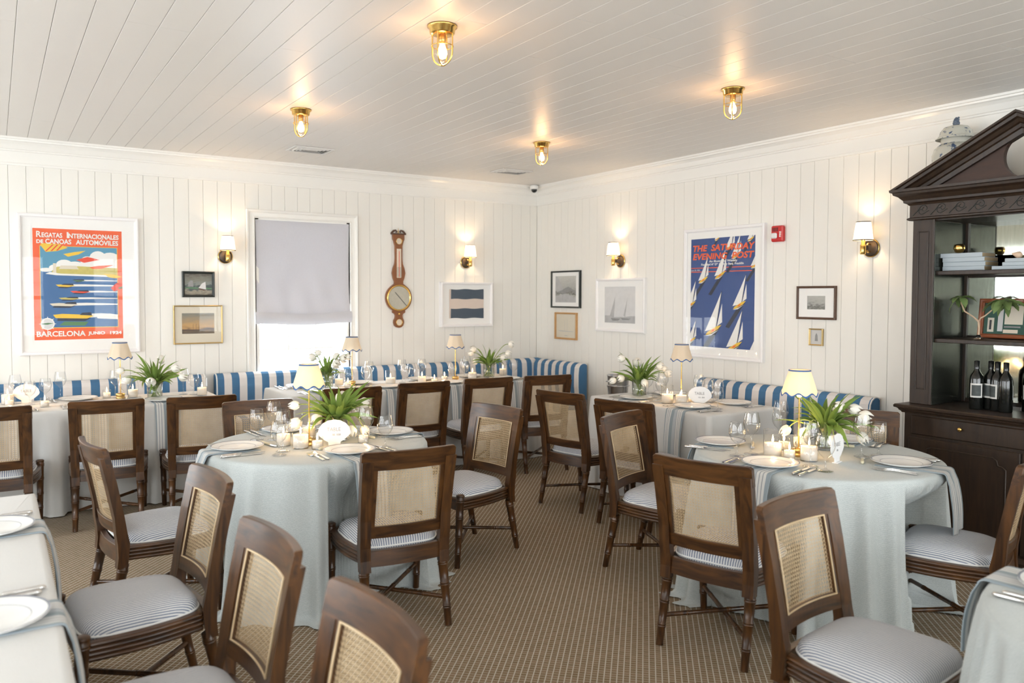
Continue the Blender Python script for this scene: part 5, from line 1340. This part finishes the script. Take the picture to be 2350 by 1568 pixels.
# ginger jar on the cabinet
J = thing('ginger_jar', 'blue and white lidded porcelain jar on top of the cabinet', 'jar', (-.19, -5.00, 2.292))
MB().lathe([(.0005, 0), (.085, 0), (.095, .02), (.120, .10), (.137, .18), (.138, .235), (.125, .275), (.098, .300), (.085, .305), (.085, .345)], 40).build('jar_body', 'porcelain_blue', J)
MB().lathe([(.0865, .305), (.0875, .325), (.0865, .338)], 40).build('neck_band', 'porcelain_cream', J)
ld = MB().lathe([(.118, .334), (.120, .338), (.106, .348), (.098, .360), (.092, .385), (.070, .412), (.035, .422), (.0005, .424)], 40).build('lid', 'porcelain_blue', J)
mb = MB(); mb.ball((0, 0, .438), .022, 12, .9); mb.ball((.004, 0, .460), .017, 12, 1.0); mb.ball((-.012, 0, .448), .014, 10); mb.ball((.012, .008, .474), .007, 8); mb.ball((.012, -.008, .474), .007, 8); mb.build('lion_finial', 'porcelain_dark', ld)

# things on the cabinet shelves; place by (local x, local y) of the cabinet frame
def cab(lx, ly, z): return (-.02+ly, -5.52-lx, z)
RZ = R(-90)
def make_book(L, D, T):
    def f():
        r = thing('book', 'x', 'book')
        MB().bbox(0, L, 0, D, 0, T, .002).build('cover', 'book_blue', r); MB().box(.004, L+.0006, .004, D-.003, .003, T-.003).build('page_block', 'page_tan', r); return r
    return Proto(f)
bk1 = make_book(.255, .17, .0275)
for i, (o, lb) in enumerate(((.0, 'bottom'), (.004, 'second from bottom'), (.002, 'third from bottom'), (-.012, 'top'))):
    bk1(cab(-.495+o, -.345-.003*i, 1.7645+i*.0277), RZ+.02*(i % 2), 'blue-grey book, '+lb+' of the stack of four on the upper shelf', 'books on the upper shelf')
bk2 = make_book(.30, .18, .022)
for i, (o, lb) in enumerate(((-.19, 'bottom'), (-.13, 'middle'), (-.115, 'top'))):
    bk2(cab(o, -.36-.002*i, 1.7645+i*.0222), RZ, 'pale blue book, '+lb+' of the low stack with seashells', 'books on the upper shelf')
def make_votive_ball():
    r = thing('brass_bowl', 'x', 'bowl'); MB().lathe([(.0005, 0), (.012, .001), (.026, .012), (.033, .030), (.031, .048), (.023, .058), (.021, .057), (.029, .046), (.031, .030), (.022, .012), (.0005, .004)], 24).build('bowl_shell', 'brass', r); return r
vb = Proto(make_votive_ball)
vb(cab(-.415, -.30, 1.8755), 0, 'round shiny brass bowl on the stack of four books', 'brass bowls'); vb(cab(-.165, -.20, 1.7645), 0, 'round brass bowl reflected in the mirror behind the shells', 'brass bowls')
def make_shell_():
    r = thing('seashell', 'x', 'seashell'); mb = MB(); pts = []
    mb.lathe([(.0005, -.035), (.008, -.022), (.018, -.004), (.022, .006), (.019, .016), (.010, .024), (.0005, .028)], 14)
    o = mb.build('whorl', 'shell', r, (0, 0, .021), (0, PI/2+.25, 0)); return r
shl = Proto(make_shell_)
shl(cab(-.06, -.33, 1.8310), -1.2, 'small tan seashell on the low stack of books', 'seashells'); shl(cab(.0, -.30, 1.8310), .9, 'rounder tan seashell beside the first on the books', 'seashells')
# wine bottles
def make_bottle():
    r = thing('wine_bottle', 'x', 'bottle')
    MB().lathe([(.0005, 0), (.036, 0), (.0385, .006), (.0385, .185), (.034, .210), (.020, .232), (.0145, .245), (.0145, .300), (.0005, .301)], 28).build('bottle_body', 'bottle_glass', r)
    MB().lathe([(.0155, .250), (.0157, .299), (.0005, .3025)], 20).build('foil_cap', 'plastic_black', r)
    mb = MB(); n_ = 14; mb.grid([[(.0388*math.cos(a), .0388*math.sin(a), z) for a in [-2.35+i*1.9/n_ for i in range(n_+1)]] for z in (.075, .162)], True); lb_ = mb.build('label', 'bottle_label', r)
    mb = MB(); mb.grid([[(.0390*math.cos(a), .0390*math.sin(a), z) for a in [-2.1+i*1.4/n_ for i in range(n_+1)]] for z in (.085, .152)], True); mb.build('label_picture', 'label_photo', lb_); return r
bot = Proto(make_bottle)
for (lx, ly, a, lb) in ((-.262, -.355, .25, 'leftmost wine bottle on the cabinet counter, label turned left'), (-.205, -.30, -.1, 'second wine bottle from the left on the cabinet counter'), (-.155, -.325, -.7, 'third wine bottle from the left on the cabinet counter'), (-.098, -.345, 2.4, 'fourth wine bottle, label turned away, on the cabinet counter'), (-.03, -.20, .2, 'wine bottle at the right edge of the counter')):
    bot(cab(lx, ly, .9045), RZ+a, lb, 'wine bottles in the cabinet')
# shadow box leaning on the mirror
r = thing('shadow_box', 'mahogany-framed shadow box of keepsakes behind the leafy branch', 'shadow box', cab(-.17, -.105, 1.461), RZ); r.rotation_euler = (R(-7), 0, RZ)
frame_mb(.40, .25, .026, .028).build('frame', 'box_wood', r); MB().box(-.175, .175, -.006, 0, -.10, .10).build('felt', 'box_felt', r)
for (x0, x1, z0, z1, mt) in ((-.150, -.112, -.085, .005, 'paper_cream'), (-.05, .055, -.035, .085, 'paper_cream'), (-.055, .03, -.090, -.068, 'dial_cream'), (.10, .16, .02, .09, 'paper_white'), (-.09, -.06, -.08, .06, 'paper_grey'), (-.04, .02, .088, .098, 'paper_white')):
    MB().box(x0, x1, -.009, -.006, z0, z1).build('keepsake_card', mt, r)
MB().lathe([(.0005, 0), (.028, 0), (.028, -.004), (.0005, -.005)], 20).build('medal', 'dial_cream', r, (.105, -.006, -.055), (-PI/2, 0, 0))
MB().tube([(-.131, -.011, -.07), (-.131, -.011, -.01)], .006, 6).build('keepsake_knife', 'dark_ink', r); MB().bbox(-.05, .045, -.012, -.007, -.056, -.046, .001).build('keepsake_bar', 'grey_ink', r)
# leafy branch on a small stand
r = thing('leafy_branch', 'bare-barked branch with drooping green leaves on the middle shelf', 'plant', cab(-.275, -.32, 1.334), RZ)
MB().bbox(-.022, .022, -.022, .022, 0, .016, .003).build('stand', 'glass', r); MB().lathe([(.016, .015), (.010, .03), (.0005, .032)], 12).build('stand_cap', 'plastic_black', r)
MB().tube([(0, 0, .02), (.003, 0, .07), (-.002, 0, .115)], [.0075, .0065, .0065], 8).build('trunk', 'bark', r)
MB().tube([(-.002, 0, .113), (-.03, -.004, .14), (-.085, -.004, .175), (-.108, -.002, .225), (-.112, 0, .262)], [.006, .005, .0045, .004, .0035], 8).build('branch', 'bark', r)
MB().tube([(-.002, 0, .113), (.012, 0, .135), (.040, -.006, .150), (.085, -.008, .19), (.125, -.006, .245)], [.0055, .005, .0045, .004, .0035], 8).build('branch', 'bark', r)
def pl_leaf(L, wd):
    rows = []
    for i in range(10):
        t = i/9; q = wd*math.sin(PI*min(1, t*.9+.08))**.8*(1+.10*math.sin(t*34)); a = 1.25*t; rows.append([(L*(t-.22*t*t), u*q, -.36*L*t*t+abs(u)*q*.25) for u in (-1, -.5, 0, .5, 1)])
    mb = MB(); mb.grid(rows, True); me = mb.mesh('leaf'); me.materials.append(M['plant_leaf']); return me
PLV = [pl_leaf(.125, .020), pl_leaf(.095, .023), pl_leaf(.145, .018)]
lr = random.Random(4)
for (cx_, cz_, k_) in ((-.112, .262, 8), (.125, .245, 10), (.165, .235, 6)):
    for i in range(k_):
        o = put('leaf', PLV[i % 3], r, (cx_, 0, cz_), (lr.uniform(-.4, .4), lr.uniform(-.25, .65), 2*PI*i/k_+lr.uniform(-.2, .2)))
